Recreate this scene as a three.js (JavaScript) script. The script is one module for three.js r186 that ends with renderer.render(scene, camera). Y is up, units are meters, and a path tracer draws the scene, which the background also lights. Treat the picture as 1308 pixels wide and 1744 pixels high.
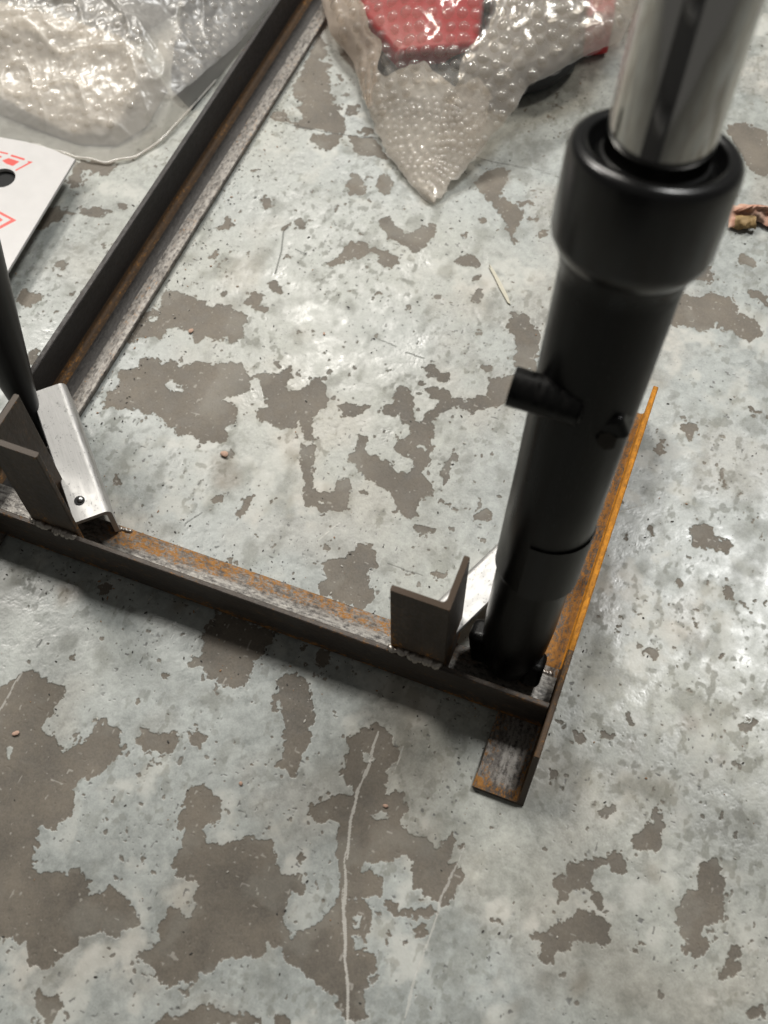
import * as THREE from 'three';
import { RoundedBoxGeometry } from 'three/addons/geometries/RoundedBoxGeometry.js';
import { mergeGeometries, mergeVertices, toCreasedNormals } from 'three/addons/utils/BufferGeometryUtils.js';
import { RectAreaLightUniformsLib } from 'three/addons/lights/RectAreaLightUniformsLib.js';

// ------------------------------------------------------------------ camera, lamps, exposure
// World: y up, floor at y = 0, x along the front bar of the steel frame, -z along its rails.
const scene = new THREE.Scene();
const CAM_Y = 0.55, FOCAL = 1860, PCX = 654, PCY = 872;          // focal length and centre in photo pixels
const AX = new THREE.Vector3(0.93344729, -0.01012574, -0.35857166); // camera right
const AY = new THREE.Vector3(-0.30863138, 0.48677726, -0.81718699); // camera up
const AZ = new THREE.Vector3(0.18281915, 0.87346744, 0.45125579);   // camera backward
const camera = new THREE.PerspectiveCamera(2 * Math.atan(872 / FOCAL) * 180 / Math.PI, 0.75, 0.02, 20);
camera.position.set(0, CAM_Y, 0);
camera.quaternion.setFromRotationMatrix(new THREE.Matrix4().makeBasis(AX, AY, AZ));
camera.focus = 0.605;
camera.userData.fStop = 8.5;
scene.add(camera);

scene.background = new THREE.Color(0.135, 0.132, 0.124);            // even dim light of the surroundings
RectAreaLightUniformsLib.init();
function ceilingLamp(x, y, z, w, d, power, tint) {
  const lamp = new THREE.Group(); lamp.name = numbered('ceiling_lamp'); scene.add(lamp);
  lamp.position.set(x, y, z);
  const tray = new THREE.Mesh(new RoundedBoxGeometry(w + 0.06, 0.06, d + 0.06, 2, 0.01), new THREE.MeshStandardMaterial({ color: 0xd8d8d4, roughness: 0.5 }));
  tray.name = 'tray'; tray.position.y = 0.036; lamp.add(tray);
  const glow = new THREE.Mesh(new THREE.BoxGeometry(w, 0.006, d), new THREE.MeshStandardMaterial({ color: 0xffffff, emissive: new THREE.Color(...tint), emissiveIntensity: 6 }));
  glow.name = 'diffuser'; lamp.add(glow);
  const light = new THREE.RectAreaLight(new THREE.Color(...tint), power, w, d);
  light.position.set(0, -0.012, 0); light.rotation.x = -Math.PI / 2; lamp.add(light);
  return lamp;
}
const taken = {};
function numbered(name) { const n = taken[name] = (taken[name] ?? -1) + 1; return n ? name + '_' + String(n).padStart(3, '0') : name; }
const lampSpecs = [
  [-1.85, 2.5, -1.35, 0.5, 0.5, 92, [1, 0.965, 0.90], 'square ceiling lamp hanging above the white panel side of the frame'],
  [-1.05, 2.5, -2.25, 0.5, 0.5, 74, [1, 0.965, 0.90], 'square ceiling lamp hanging beyond the bubble wrap'],
  [0.52, 2.5, -1.62, 0.5, 0.5, 72, [0.985, 0.985, 0.96], 'square ceiling lamp hanging beyond the crumpled paper scrap'],
];
for (const [x, y, z, w, d, p, t, label] of lampSpecs) ceilingLamp(x, y, z, w, d, p, t).userData = { label, category: 'lamp' };

const renderer = new THREE.WebGLRenderer({ antialias: true });
renderer.toneMapping = THREE.LinearToneMapping;
renderer.toneMappingExposure = 0.89;
renderer.shadowMap.enabled = true;

// ------------------------------------------------------------------ helpers
function at(px, py, y = 0) {                                       // photo pixel -> point on the level plane of height y
  const d = AX.clone().multiplyScalar((px - PCX) / FOCAL).addScaledVector(AY, -(py - PCY) / FOCAL).addScaledVector(AZ, -1);
  return d.multiplyScalar((y - CAM_Y) / d.y).add(new THREE.Vector3(0, CAM_Y, 0));
}
let seed = 12345;
const rnd = () => { seed = (Math.imul(seed, 1664525) + 1013904223) >>> 0; return seed / 4294967296; };
const clamp = (x, a = 0, b = 1) => x < a ? a : x > b ? b : x;
const lerp = (a, b, t) => a + (b - a) * t;
const smooth = (a, b, x) => { const t = clamp((x - a) / (b - a)); return t * t * (3 - 2 * t); };
const TAB = new Float32Array(65536);
for (let i = 0; i < 65536; i++) TAB[i] = rnd();
function vn(x, y) {                                                // value noise 0..1
  const xi = Math.floor(x), yi = Math.floor(y), fx = x - xi, fy = y - yi;
  const u = fx * fx * (3 - 2 * fx), v = fy * fy * (3 - 2 * fy);
  const r0 = Math.imul(yi, 7919), r1 = Math.imul(yi + 1, 7919);
  const a = TAB[(Math.imul(xi, 1237) + r0 ^ (r0 >> 7)) & 65535], b = TAB[(Math.imul(xi + 1, 1237) + r0 ^ (r0 >> 7)) & 65535];
  const c = TAB[(Math.imul(xi, 1237) + r1 ^ (r1 >> 7)) & 65535], d = TAB[(Math.imul(xi + 1, 1237) + r1 ^ (r1 >> 7)) & 65535];
  return a + (b - a) * u + (c - a) * v + (a - b - c + d) * u * v;
}
function fbm(x, y, o = 4) { let s = 0, w = 0.5, t = 0; for (let i = 0; i < o; i++) { s += w * vn(x, y); t += w; w *= 0.5; x = x * 2.03 + 17.3; y = y * 2.03 - 9.1; } return s / t; }
const toS = (x) => { x = clamp(x); return 255 * (x < 0.0031308 ? 12.92 * x : 1.055 * Math.pow(x, 1 / 2.4) - 0.055); };
const SR = new Uint8Array(4097); for (let i = 0; i <= 4096; i++) SR[i] = Math.round(toS(i / 4096));
const sByte = (x) => SR[(clamp(x) * 4096) | 0];
function tex(data, w, h, color) {
  const t = new THREE.DataTexture(data, w, h, THREE.RGBAFormat);
  t.magFilter = THREE.LinearFilter; t.minFilter = THREE.LinearMipmapLinearFilter; t.generateMipmaps = true;
  t.wrapS = t.wrapT = THREE.RepeatWrapping;
  if (color) t.colorSpace = THREE.SRGBColorSpace;
  t.needsUpdate = true; return t;
}
function fillPoly(buf, W, H, pts, val, mode = 'set') {             // scanline fill; pts in texel coordinates
  let y0 = Infinity, y1 = -Infinity; for (const p of pts) { y0 = Math.min(y0, p[1]); y1 = Math.max(y1, p[1]); }
  for (let y = Math.max(0, Math.ceil(y0 - 0.5)); y <= Math.min(H - 1, Math.floor(y1 - 0.5)); y++) {
    const yc = y + 0.5, xs = [];
    for (let i = 0, n = pts.length; i < n; i++) { const a = pts[i], b = pts[(i + 1) % n]; if ((a[1] <= yc) !== (b[1] <= yc)) xs.push(a[0] + (yc - a[1]) / (b[1] - a[1]) * (b[0] - a[0])); }
    xs.sort((p, q) => p - q);
    for (let k = 0; k + 1 < xs.length; k += 2) for (let x = Math.max(0, Math.ceil(xs[k] - 0.5)); x <= Math.min(W - 1, Math.floor(xs[k + 1] - 0.5)); x++) buf[y * W + x] = val;
  }
}
function boxBlur(src, W, H, r) {
  const tmp = new Float32Array(W * H), k = 1 / (2 * r + 1);
  for (let y = 0; y < H; y++) { let s = 0; const o = y * W; for (let x = -r; x <= r; x++) s += src[o + clamp(x, 0, W - 1)]; for (let x = 0; x < W; x++) { tmp[o + x] = s * k; s += src[o + Math.min(W - 1, x + r + 1)] - src[o + Math.max(0, x - r)]; } }
  for (let x = 0; x < W; x++) { let s = 0; for (let y = -r; y <= r; y++) s += tmp[clamp(y, 0, H - 1) * W + x]; for (let y = 0; y < H; y++) { src[y * W + x] = s * k; s += tmp[Math.min(H - 1, y + r + 1) * W + x] - tmp[Math.max(0, y - r) * W + x]; } }
}
const creased = (g, a) => { g = g.clone(); g.scale(1000, 1000, 1000); g = toCreasedNormals(g, a); g.scale(0.001, 0.001, 0.001); return g; };   // the helper welds within a centimetre, so it works on millimetres
const M = (o) => new THREE.MeshPhysicalMaterial(o);
const lin = (r, g, b) => new THREE.Color().setRGB(r, g, b);
function mesh(name, geo, mat, parent) { const m = new THREE.Mesh(geo, mat); m.name = name; m.castShadow = m.receiveShadow = true; parent.add(m); return m; }
function thing(name, label, category, pos, group) {
  const g = new THREE.Group(); g.name = numbered(name); g.userData = { label, category }; if (group) g.userData.group = group;
  if (pos) g.position.copy(pos); scene.add(g); return g;
}
function lone(name, geo, mat, label, category, pos, group) {
  const m = mesh(numbered(name), geo, mat, scene); m.userData = { label, category }; if (group) m.userData.group = group;
  if (pos) m.position.copy(pos); return m;
}

// ------------------------------------------------------------------ floor: old grey paint flaking off brown concrete
// Outlines of the bare patches, read from the photograph: [x offset, y offset, scale, outlines...]
const PATCHES = [
  [160, 560, 3,
    [42, 405, 75, 325, 125, 285, 132, 215, 230, 205, 215, 165, 270, 138, 345, 178, 400, 160, 450, 192, 540, 172, 620, 185, 690, 175, 765, 183, 775, 238, 805, 250, 790, 325, 720, 350, 670, 340, 665, 365, 715, 385, 735, 410, 730, 470, 670, 520, 680, 575, 600, 572, 545, 580, 515, 560, 505, 525, 445, 545, 390, 500, 360, 460, 305, 428, 250, 432, 210, 408, 90, 402, 60, 412],
    [800, 245, 900, 232, 960, 225, 985, 200, 1012, 205, 1005, 250, 985, 305, 1040, 318, 1090, 290, 1120, 250, 1170, 240, 1190, 290, 1180, 325, 1205, 370, 1180, 405, 1120, 440, 1090, 470, 1050, 470, 1030, 500, 970, 515, 900, 490, 830, 455, 828, 420, 850, 405, 910, 405, 880, 370, 860, 340, 855, 270, 840, 255],
    [1055, 470, 1110, 450, 1110, 500, 1118, 580, 1130, 600, 1115, 690, 1125, 770, 1140, 830, 1200, 830, 1290, 790, 1308, 900, 1300, 945, 1200, 930, 1160, 940, 1130, 900, 1100, 930, 1055, 850, 1075, 800, 1060, 700, 1055, 600, 1065, 560],
    [90, 750, 115, 745, 150, 800, 105, 795], [595, 870, 650, 840, 675, 860, 640, 890], [730, 960, 750, 910, 780, 850, 815, 850, 815, 880, 780, 930, 755, 970], [900, 880, 925, 875, 925, 900, 902, 895], [915, 165, 950, 165, 960, 185, 945, 205, 925, 190], [680, 1190, 705, 1168, 733, 1175, 720, 1205], [1170, 1100, 1205, 1095, 1200, 1130, 1175, 1120]],
  [480, 560, 3,
    [290, 395, 320, 378, 380, 385, 460, 405, 410, 425, 365, 455, 310, 440],
    [515, 405, 545, 390, 570, 375, 575, 320, 600, 297, 650, 305, 680, 350, 685, 400, 670, 440, 690, 470, 740, 470, 760, 460, 770, 500, 770, 560, 760, 590, 765, 640, 760, 690, 725, 700, 725, 770, 770, 810, 770, 850, 710, 860, 690, 910, 680, 970, 650, 970, 600, 945, 560, 935, 580, 890, 570, 860, 520, 810, 460, 770, 390, 740, 385, 700, 350, 680, 340, 640, 380, 620, 395, 580, 390, 545, 440, 540, 445, 570, 430, 600, 430, 640, 480, 650, 530, 690, 570, 700, 590, 735, 640, 735, 680, 700, 650, 650, 590, 635, 578, 590, 600, 560, 660, 545, 665, 490, 610, 480, 600, 450, 530, 445],
    [720, 310, 800, 297, 850, 310, 870, 320, 865, 360, 920, 365, 980, 360, 1000, 330, 1035, 335, 1035, 365, 1055, 370, 1050, 300, 1060, 245, 1160, 235, 1230, 240, 1230, 360, 1130, 380, 1060, 405, 970, 430, 880, 400, 830, 430, 770, 470, 710, 470, 760, 430, 800, 400, 800, 360, 760, 340],
    [710, 185, 780, 185, 805, 225, 855, 230, 850, 270, 800, 262, 740, 225], [1005, 185, 1070, 180, 1075, 210, 1040, 220, 1010, 210],
    [390, 815, 450, 830, 430, 860, 395, 840],
    [205, 1195, 240, 1180, 320, 1175, 350, 1145, 400, 1105, 460, 1105, 480, 1150, 495, 1200, 450, 1240, 440, 1270, 460, 1308, 480, 1385, 410, 1435, 360, 1420, 180, 1350, 190, 1290, 230, 1270],
    [210, 1100, 245, 1092, 245, 1130, 215, 1120], [990, 950, 1040, 915, 1070, 930, 1075, 980, 1000, 975, 990, 1020, 980, 990], [775, 1245, 850, 1230, 850, 1260, 780, 1280],
    [670, 1000, 700, 1010, 780, 1025, 780, 1050, 700, 1050, 675, 1030], [790, 860, 880, 900, 830, 915], [830, 680, 880, 640, 905, 640, 910, 680, 870, 690, 860, 740, 830, 810, 810, 800, 815, 740],
    [340, 225, 365, 218, 370, 235, 345, 240], [1000, 640, 1035, 645, 1020, 662], [990, 20, 1005, 5, 1020, 25, 1000, 35], [650, 165, 680, 160, 660, 180], [270, 775, 345, 770, 350, 830, 280, 840], [690, 280, 720, 270, 725, 300]],
  [0, 880, 3,
    [0, 880, 60, 840, 110, 795, 160, 792, 220, 820, 270, 850, 345, 895, 330, 920, 285, 970, 260, 1020, 200, 1070, 210, 1105, 260, 1130, 300, 1150, 315, 1210, 355, 1195, 390, 1145, 445, 1140, 475, 1080, 480, 1040, 525, 1030, 560, 1070, 600, 1090, 630, 1160, 632, 1200, 590, 1235, 570, 1240, 565, 1290, 540, 1308, -60, 1308, -60, 900],
    [700, 1080, 720, 1060, 760, 1070, 780, 1090, 840, 1100, 900, 1085, 905, 1130, 890, 1190, 850, 1210, 740, 1195, 705, 1170, 712, 1120], [965, 1090, 1020, 1100, 1050, 1135, 1030, 1170, 1000, 1190, 970, 1160],
    [505, 350, 545, 340, 568, 360, 550, 395, 520, 395], [815, 810, 845, 795, 862, 820, 840, 835], [685, 950, 710, 940, 722, 962], [360, 720, 385, 715, 380, 750]],
  [300, 960, 3,
    [195, 240, 300, 250, 515, 350, 515, 385, 470, 420, 440, 470, 400, 480, 385, 540, 380, 580, 345, 620, 315, 640, 270, 620, 210, 605, 160, 565, 150, 530, 110, 520, 75, 535, 62, 520, 110, 485, 135, 460, 140, 400, 130, 370, 165, 310, 185, 280],
    [530, 580, 580, 562, 640, 575, 680, 610, 682, 690, 715, 770, 675, 850, 685, 890, 665, 950, 640, 985, 610, 1040, 618, 1070, 600, 1090, 560, 1070, 510, 1045, 510, 1020, 535, 990, 550, 900, 545, 850, 530, 770, 475, 720, 490, 695, 525, 660],
    [735, 430, 800, 440, 770, 460, 775, 520, 740, 545, 700, 515, 720, 470], [640, 425, 665, 415, 670, 440, 650, 455],
    [870, 910, 930, 880, 960, 840, 1015, 822, 1070, 840, 1090, 880, 1095, 930, 1160, 940, 1145, 990, 1080, 1050, 1085, 1150, 1020, 1180, 1050, 1205, 1110, 1175, 1165, 1175, 1185, 1240, 1155, 1308, 700, 1308, 675, 1270, 700, 1225, 790, 1180, 850, 1185, 905, 1175, 900, 1140, 865, 1100, 825, 1085, 820, 1065, 850, 1060, 865, 1040, 860, 1000, 880, 950],
    [40, 1190, 70, 1150, 140, 1125, 180, 1170, 215, 1200, 225, 1260, 220, 1308, 0, 1308, 30, 1260]],
  [0, 1200, 2,
    [-40, 0, 190, 0, 130, 80, 200, 120, 210, 165, 250, 145, 260, 120, 310, 120, 320, 60, 340, 45, 380, 80, 410, 110, 423, 155, 390, 180, 375, 220, 340, 245, 260, 260, 240, 290, 255, 340, 240, 380, 210, 410, 130, 425, 120, 500, 108, 560, 150, 570, 220, 575, 250, 565, 300, 580, 310, 610, 295, 650, 320, 660, 350, 645, 370, 610, 400, 640, 450, 680, 470, 720, 470, 755, 430, 770, 395, 795, 340, 768, 280, 800, 230, 845, 175, 880, 140, 912, 100, 890, 90, 840, 60, 800, 20, 790, -40, 800],
    [630, 370, 640, 300, 690, 270, 740, 310, 750, 360, 740, 410, 690, 415, 715, 475, 770, 470, 850, 445, 880, 460, 915, 460, 940, 530, 965, 575, 1020, 570, 1038, 620, 1030, 640, 990, 650, 970, 690, 985, 740, 960, 745, 1000, 790, 1060, 760, 1095, 740, 1130, 690, 1165, 650, 1180, 660, 1240, 670, 1270, 730, 1250, 800, 1190, 850, 1240, 830, 1285, 880, 1250, 930, 1250, 1040, 1215, 1088, 1180, 1080, 1140, 1000, 1130, 980, 1060, 940, 1000, 880, 920, 815, 905, 830, 870, 855, 845, 870, 760, 870, 720, 905, 660, 940, 600, 950, 570, 960, 530, 930, 500, 880, 460, 860, 480, 840, 520, 840, 540, 800, 545, 740, 575, 695, 610, 700, 630, 740, 655, 725, 670, 650, 685, 605, 630, 600, 590, 585, 585, 520, 620, 480, 630, 430, 600, 400, 600, 380],
    [1150, 420, 1140, 400, 1080, 400, 1055, 370, 1060, 340, 1120, 310, 1200, 305, 1308, 300, 1308, 360, 1260, 380, 1290, 400, 1308, 390, 1308, 530, 1260, 540, 1230, 560, 1270, 570, 1300, 600, 1290, 650, 1240, 660, 1180, 660, 1150, 690, 1150, 600, 1145, 500],
    [525, 1100, 540, 1065, 600, 1055, 640, 1050, 700, 1025, 760, 1040, 860, 1045, 895, 1100], [112, 990, 140, 965, 165, 990, 200, 985, 212, 1020, 190, 1060, 175, 1088, 145, 1088, 140, 1050, 120, 1025], [930, 1070, 990, 1065, 1000, 1095, 930, 1095],
    [1018, 505, 1045, 520, 1030, 545, 1018, 530], [895, 370, 915, 365, 910, 388]],
  [654, 1200, 2,
    [-10, 310, 60, 300, 75, 340, 60, 400, 80, 430, 150, 460, 190, 490, 200, 455, 235, 435, 245, 480, 220, 530, 260, 560, 270, 600, 230, 640, 235, 675, 195, 690, 180, 660, 130, 640, 90, 600, 95, 540, 60, 500, 40, 540, -10, 530],
    [255, 460, 285, 470, 283, 500, 260, 495], [0, 655, 50, 670, 45, 700, 110, 700, 190, 690, 180, 710, 110, 740, 40, 715, 0, 690], [85, 770, 140, 755, 160, 800, 100, 805], [0, 775, 35, 780, 20, 800, 0, 800],
    [575, 600, 610, 570, 650, 535, 700, 525, 740, 520, 805, 480, 832, 580, 790, 580, 750, 540, 715, 570, 700, 620, 735, 650, 745, 700, 720, 690, 700, 640, 660, 625, 620, 660, 590, 690, 585, 630],
    [845, 465, 860, 430, 910, 410, 925, 345, 940, 350, 940, 380, 955, 410, 945, 450, 952, 495, 900, 500, 850, 500],
    [475, 780, 540, 780, 600, 740, 660, 710, 710, 705, 765, 740, 775, 790, 790, 810, 750, 835, 720, 815, 640, 818, 590, 850, 560, 890, 525, 860, 540, 810, 490, 790],
    [1070, 560, 1100, 530, 1130, 525, 1145, 570, 1172, 610, 1165, 700, 1140, 750, 1090, 760, 1095, 800, 1125, 845, 1090, 870, 1020, 850, 1025, 790, 990, 740, 995, 700, 1030, 640, 1070, 620],
    [1175, 825, 1205, 815, 1225, 860, 1190, 865, 1215, 900, 1205, 935, 1150, 930, 1120, 910, 1170, 890], [1225, 1045, 1285, 1010, 1295, 1065, 1250, 1060],
    [725, 350, 785, 340, 780, 370, 750, 388, 730, 375], [640, 85, 680, 90, 690, 120, 670, 140, 650, 120], [735, 95, 770, 100, 795, 120, 740, 115], [1210, 60, 1265, 50, 1272, 80, 1235, 95, 1205, 85], [560, 230, 580, 218, 595, 260, 565, 255], [360, 725, 395, 725, 410, 760, 375, 750],
    [840, 825, 875, 820, 870, 855], [925, 740, 945, 750, 940, 770], [925, 985, 940, 960, 960, 1000, 940, 995], [820, 45, 850, 40, 855, 65, 835, 65], [595, 525, 610, 520, 608, 540]],
  [220, 280, 2.973,
    [185, 640, 215, 635, 290, 655, 330, 680, 385, 690, 400, 715, 470, 705, 520, 725, 570, 740, 605, 770, 590, 800, 570, 840, 590, 870, 560, 890, 515, 910, 490, 880, 440, 890, 390, 880, 340, 905, 310, 880, 330, 870, 300, 850, 240, 825, 180, 850, 160, 890, 130, 875, 100, 880, 50, 880, 20, 900, -30, 920, 60, 780, 150, 700],
    [440, 330, 470, 290, 500, 250, 525, 290, 540, 300, 510, 335], [410, 465, 445, 430, 455, 460, 430, 490], [460, 660, 480, 635, 500, 640, 490, 665], [585, 705, 615, 650, 670, 655, 680, 690, 660, 710, 700, 730, 705, 755, 655, 750, 630, 720], [705, 600, 740, 590, 785, 620, 775, 655, 720, 640], [775, 320, 830, 285, 820, 310, 790, 340], [840, 320, 845, 270, 870, 270, 905, 300, 880, 330], [770, 480, 800, 460, 835, 475],
    [1105, 100, 1125, 40, 1165, 35, 1180, 90, 1205, 125, 1195, 160, 1120, 160], [1255, 100, 1270, 65, 1308, 60, 1330, 100, 1300, 160, 1265, 135], [615, 25, 650, 15, 645, 40], [670, 165, 700, 165, 720, 195, 738, 210, 700, 235, 670, 215],
    [1230, 660, 1275, 650, 1285, 660, 1240, 668], [1110, 1055, 1145, 1050, 1120, 1070]],
  [440, 160, 2.515,
    [510, 530, 555, 530, 600, 570, 640, 600, 690, 570, 765, 560, 755, 610, 720, 640, 680, 690, 640, 660, 590, 630, 550, 620, 545, 590, 520, 565],
    [285, 730, 340, 700, 380, 650, 410, 628, 465, 635, 480, 660, 560, 670, 570, 690, 600, 700, 600, 730, 550, 750, 510, 720, 515, 690, 470, 680, 440, 705, 390, 710, 320, 745], [510, 400, 515, 360, 535, 340, 580, 375, 560, 430, 530, 415],
    [930, 545, 960, 530, 985, 545, 965, 558], [850, 710, 880, 688, 930, 695, 960, 725, 935, 750, 890, 735, 850, 725], [910, 790, 955, 770, 955, 795, 920, 800], [910, 880, 930, 840, 965, 830, 960, 860, 940, 895], [1200, 610, 1215, 585, 1245, 580, 1240, 605, 1210, 620], [485, 860, 530, 850, 530, 862], [625, 910, 655, 900, 655, 930, 630, 930], [740, 870, 800, 862, 790, 875, 750, 880], [860, 595, 900, 600, 880, 625],
    [1075, 935, 1110, 930, 1150, 950, 1170, 970, 1185, 1010, 1205, 1020, 1195, 1100, 1190, 1190, 1095, 1170, 1100, 1110, 1110, 1080, 1100, 1050, 1060, 990, 1085, 980],
    [920, 380, 970, 330, 1040, 310, 1080, 330, 1060, 380, 1040, 430, 1080, 470, 1130, 490, 1130, 530, 1100, 590, 1110, 640, 1095, 640, 1060, 570, 1040, 510, 1000, 470, 960, 430], [1105, 465, 1160, 455, 1185, 480, 1130, 480], [1155, 520, 1210, 530, 1230, 545, 1160, 545]],
  [440, 0, 4.36,
    [480, 200, 440, 290, 380, 390, 330, 500, 280, 600, 250, 660, 250, 690, 330, 760, 280, 800, 340, 850, 300, 900, 240, 905, 200, 830, 110, 830, 90, 880, 230, 910, 330, 960, 500, 975, 640, 1000, 660, 900, 600, 850, 610, 790, 520, 770, 580, 740, 510, 690, 560, 640, 500, 590, 560, 560, 490, 530, 560, 480, 450, 450, 530, 400, 480, 350, 530, 330, 460, 290],
    [380, 1050, 400, 1000, 560, 990, 640, 1010, 600, 1040, 580, 1080, 510, 1120, 450, 1090], [660, 1000, 870, 1030, 930, 1100, 980, 1190, 850, 1160, 760, 1165, 720, 1110, 680, 1060], [650, 850, 665, 780, 745, 770, 735, 860], [570, 550, 605, 545, 640, 590, 615, 630, 590, 600], [730, 970, 850, 940, 880, 1010, 780, 1000], [600, 400, 640, 360, 690, 430]],
  [1080, 280, 3.965,
    [300, 850, 340, 860, 400, 890, 440, 915, 470, 900, 480, 870, 550, 865, 640, 890, 660, 930, 690, 960, 690, 1000, 760, 1040, 810, 1040, 850, 1070, 845, 1100, 875, 1135, 850, 1165, 800, 1180, 780, 1205, 730, 1190, 700, 1150, 670, 1125, 600, 1105, 500, 1105, 430, 1130, 400, 1100, 340, 1090, 230, 1085, 250, 960],
    [340, 790, 420, 680, 480, 665, 530, 710, 540, 790, 470, 795, 400, 780], [690, 630, 720, 608, 770, 612, 805, 640, 820, 700, 760, 690], [750, 880, 760, 840, 830, 850, 904, 890, 924, 980, 860, 930, 780, 900], [750, 1635, 800, 1640, 890, 1695, 800, 1680],
    [620, -260, 760, -280, 904, -220, 930, 80, 800, 60, 720, -60, 660, -160]],
  [960, 700, 3.23,
    [660, 110, 665, 60, 700, 60, 735, 105, 720, 160, 680, 160], [505, 185, 540, 155, 567, 160, 545, 195, 550, 235, 505, 230], [695, 690, 700, 650, 720, 620, 765, 610, 815, 640, 830, 680, 860, 710, 900, 705, 925, 740, 910, 760, 920, 800, 885, 775, 850, 765, 800, 770, 750, 750, 710, 725], [460, 665, 485, 640, 515, 655, 500, 680], [865, 390, 890, 385, 890, 415, 865, 410], [615, 940, 635, 920, 660, 935, 655, 965, 625, 960], [855, 990, 905, 965, 940, 1010, 910, 1050, 880, 1010], [695, 1150, 715, 1140, 745, 1185, 725, 1195], [420, 1330, 465, 1310, 470, 1285, 480, 1305, 520, 1320, 525, 1350, 485, 1365], [850, 1350, 880, 1325, 885, 1355, 860, 1380], [345, 1690, 370, 1665, 393, 1690, 385, 1720, 350, 1720], [320, 710, 345, 690, 370, 710], [285, 1180, 320, 1180, 325, 1195, 290, 1195], [1100, 1050, 1124, 1030, 1124, 1070], [755, 265, 785, 275, 775, 290]],
  [0, 220, 3.964,
    [440, 370, 520, 240, 640, 215, 800, 240, 740, 310, 640, 300, 560, 260, 530, 400, 480, 395], [310, 530, 400, 520, 440, 550, 520, 560, 560, 540, 690, 530, 760, 540, 740, 560, 690, 560, 690, 600, 600, 595, 560, 570, 430, 570, 410, 610, 350, 650, 240, 690, 200, 700], [780, 505, 860, 515, 850, 555, 800, 555], [350, 910, 385, 888, 465, 895, 465, 950, 400, 945], [105, 1150, 170, 1060, 185, 1110, 280, 1100, 305, 1135, 200, 1200, 150, 1195], [360, 1220, 440, 1200, 370, 1240], [190, 1530, 220, 1500, 290, 1490, 220, 1590, 190, 1600], [450, 1110, 490, 1105, 510, 1115, 460, 1135]],
];
const ISLANDS = [                                                   // paint left standing inside the bare patches
  [160, 560, 3, [360, 290, 385, 250, 430, 290, 465, 290, 455, 320, 420, 320], [228, 310, 240, 315, 252, 340, 235, 335]],
  [480, 560, 3, [690, 600, 740, 595, 750, 605, 720, 625], [735, 470, 750, 480, 742, 500], [105, 560, 135, 550, 140, 600, 115, 600], [170, 880, 230, 885, 190, 910]],
  [300, 960, 3, [945, 975, 980, 960, 1010, 1000, 1010, 1025, 960, 1010], [985, 1275, 1080, 1265, 1090, 1310, 1030, 1318], [510, 710, 540, 710, 550, 750, 515, 750]],
  [0, 1200, 2, [1195, 730, 1220, 715, 1225, 750, 1200, 770], [1235, 545, 1262, 535, 1265, 560, 1235, 570], [1205, 790, 1225, 785, 1230, 820, 1205, 830], [20, 150, 55, 140, 50, 175, 30, 180]],
  [220, 280, 2.973, [95, 775, 125, 760, 152, 775, 145, 800, 110, 800], [115, 740, 145, 700, 165, 700, 150, 735]],
  [1080, 280, 3.965, [520, 1080, 545, 1060, 565, 1085, 540, 1105]],
];
const STAINS = [                                                    // brown stains soaked into the paint
  [0, 880, 3, [280, 370, 310, 330, 370, 340, 425, 335, 420, 420, 370, 430, 310, 470, 280, 460, 300, 400], [880, 440, 930, 400, 970, 430, 940, 480, 880, 500]],
  [654, 1200, 2, [1120, 180, 1160, 165, 1170, 195, 1140, 210], [870, 540, 905, 540, 945, 580, 930, 610, 890, 580], [630, 960, 680, 895, 705, 910, 690, 970, 640, 1005], [1000, 50, 1040, 30, 1080, 60, 1060, 95, 1015, 85], [820, 130, 850, 120, 862, 150, 840, 170], [520, 940, 560, 915, 580, 935, 540, 970], [420, 1040, 470, 995, 485, 1010, 440, 1060]],
  [440, 160, 2.515, [1010, 340, 1060, 330, 1080, 370, 1040, 400, 1000, 380], [1140, 190, 1160, 200, 1150, 215], [1090, 175, 1110, 180, 1100, 200], [1170, 140, 1190, 145, 1180, 155], [700, 430, 740, 480, 690, 470]],
  [160, 560, 3, [600, 640, 690, 630, 760, 740, 750, 800, 660, 830, 600, 800]],
];
const SCRATCHES = [                                                 // [width in photo px, tone, points]
  [7, 0.62, 643, 1245, 628, 1300, 606, 1350, 596, 1400, 588, 1480, 586, 1560, 587, 1620, 592, 1680, 590, 1744],
  [3, 0.6, 633, 1290, 612, 1340], [4, 0.5, 790, 1440, 752, 1530, 722, 1620, 700, 1690, 685, 1744],
  [4, 0.5, 36, 1145, 18, 1180, -4, 1212], [3, 0.1, 70, 1090, 44, 1132, 36, 1146],
  [3, 0.5, 688, 1270, 672, 1310], [2.5, 0.55, 435, 1313, 441, 1306],
  [3, 0.07, 505, 372, 484, 395, 480, 430, 466, 472], [2.5, 0.07, 503, 424, 522, 433],
  [4, 0.06, 480, 208, 540, 222, 600, 230, 660, 240], [4, 0.09, 805, 267, 850, 277, 900, 285, 955, 303], [3, 0.08, 75, 356, 140, 362, 200, 358],
  [3, 0.12, 316, 893, 345, 874], [3, 0.1, 352, 947, 360, 936, 372, 930], [3, 0.12, 660, 960, 700, 975, 735, 985], [3, 0.15, 258, 1030, 255, 1070],
  [3, 0.1, 1085, 868, 1096, 881], [2, 0.14, 640, 575, 690, 600, 740, 615], [2, 0.6, 540, 920, 580, 890], [2, 0.58, 1020, 880, 1100, 860], [3, 0.12, 530, 700, 532, 760],
];
const FX0 = -0.61, FZ0 = -0.87, FW = 0.82, FD = 0.94, FN = 2048;
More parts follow.
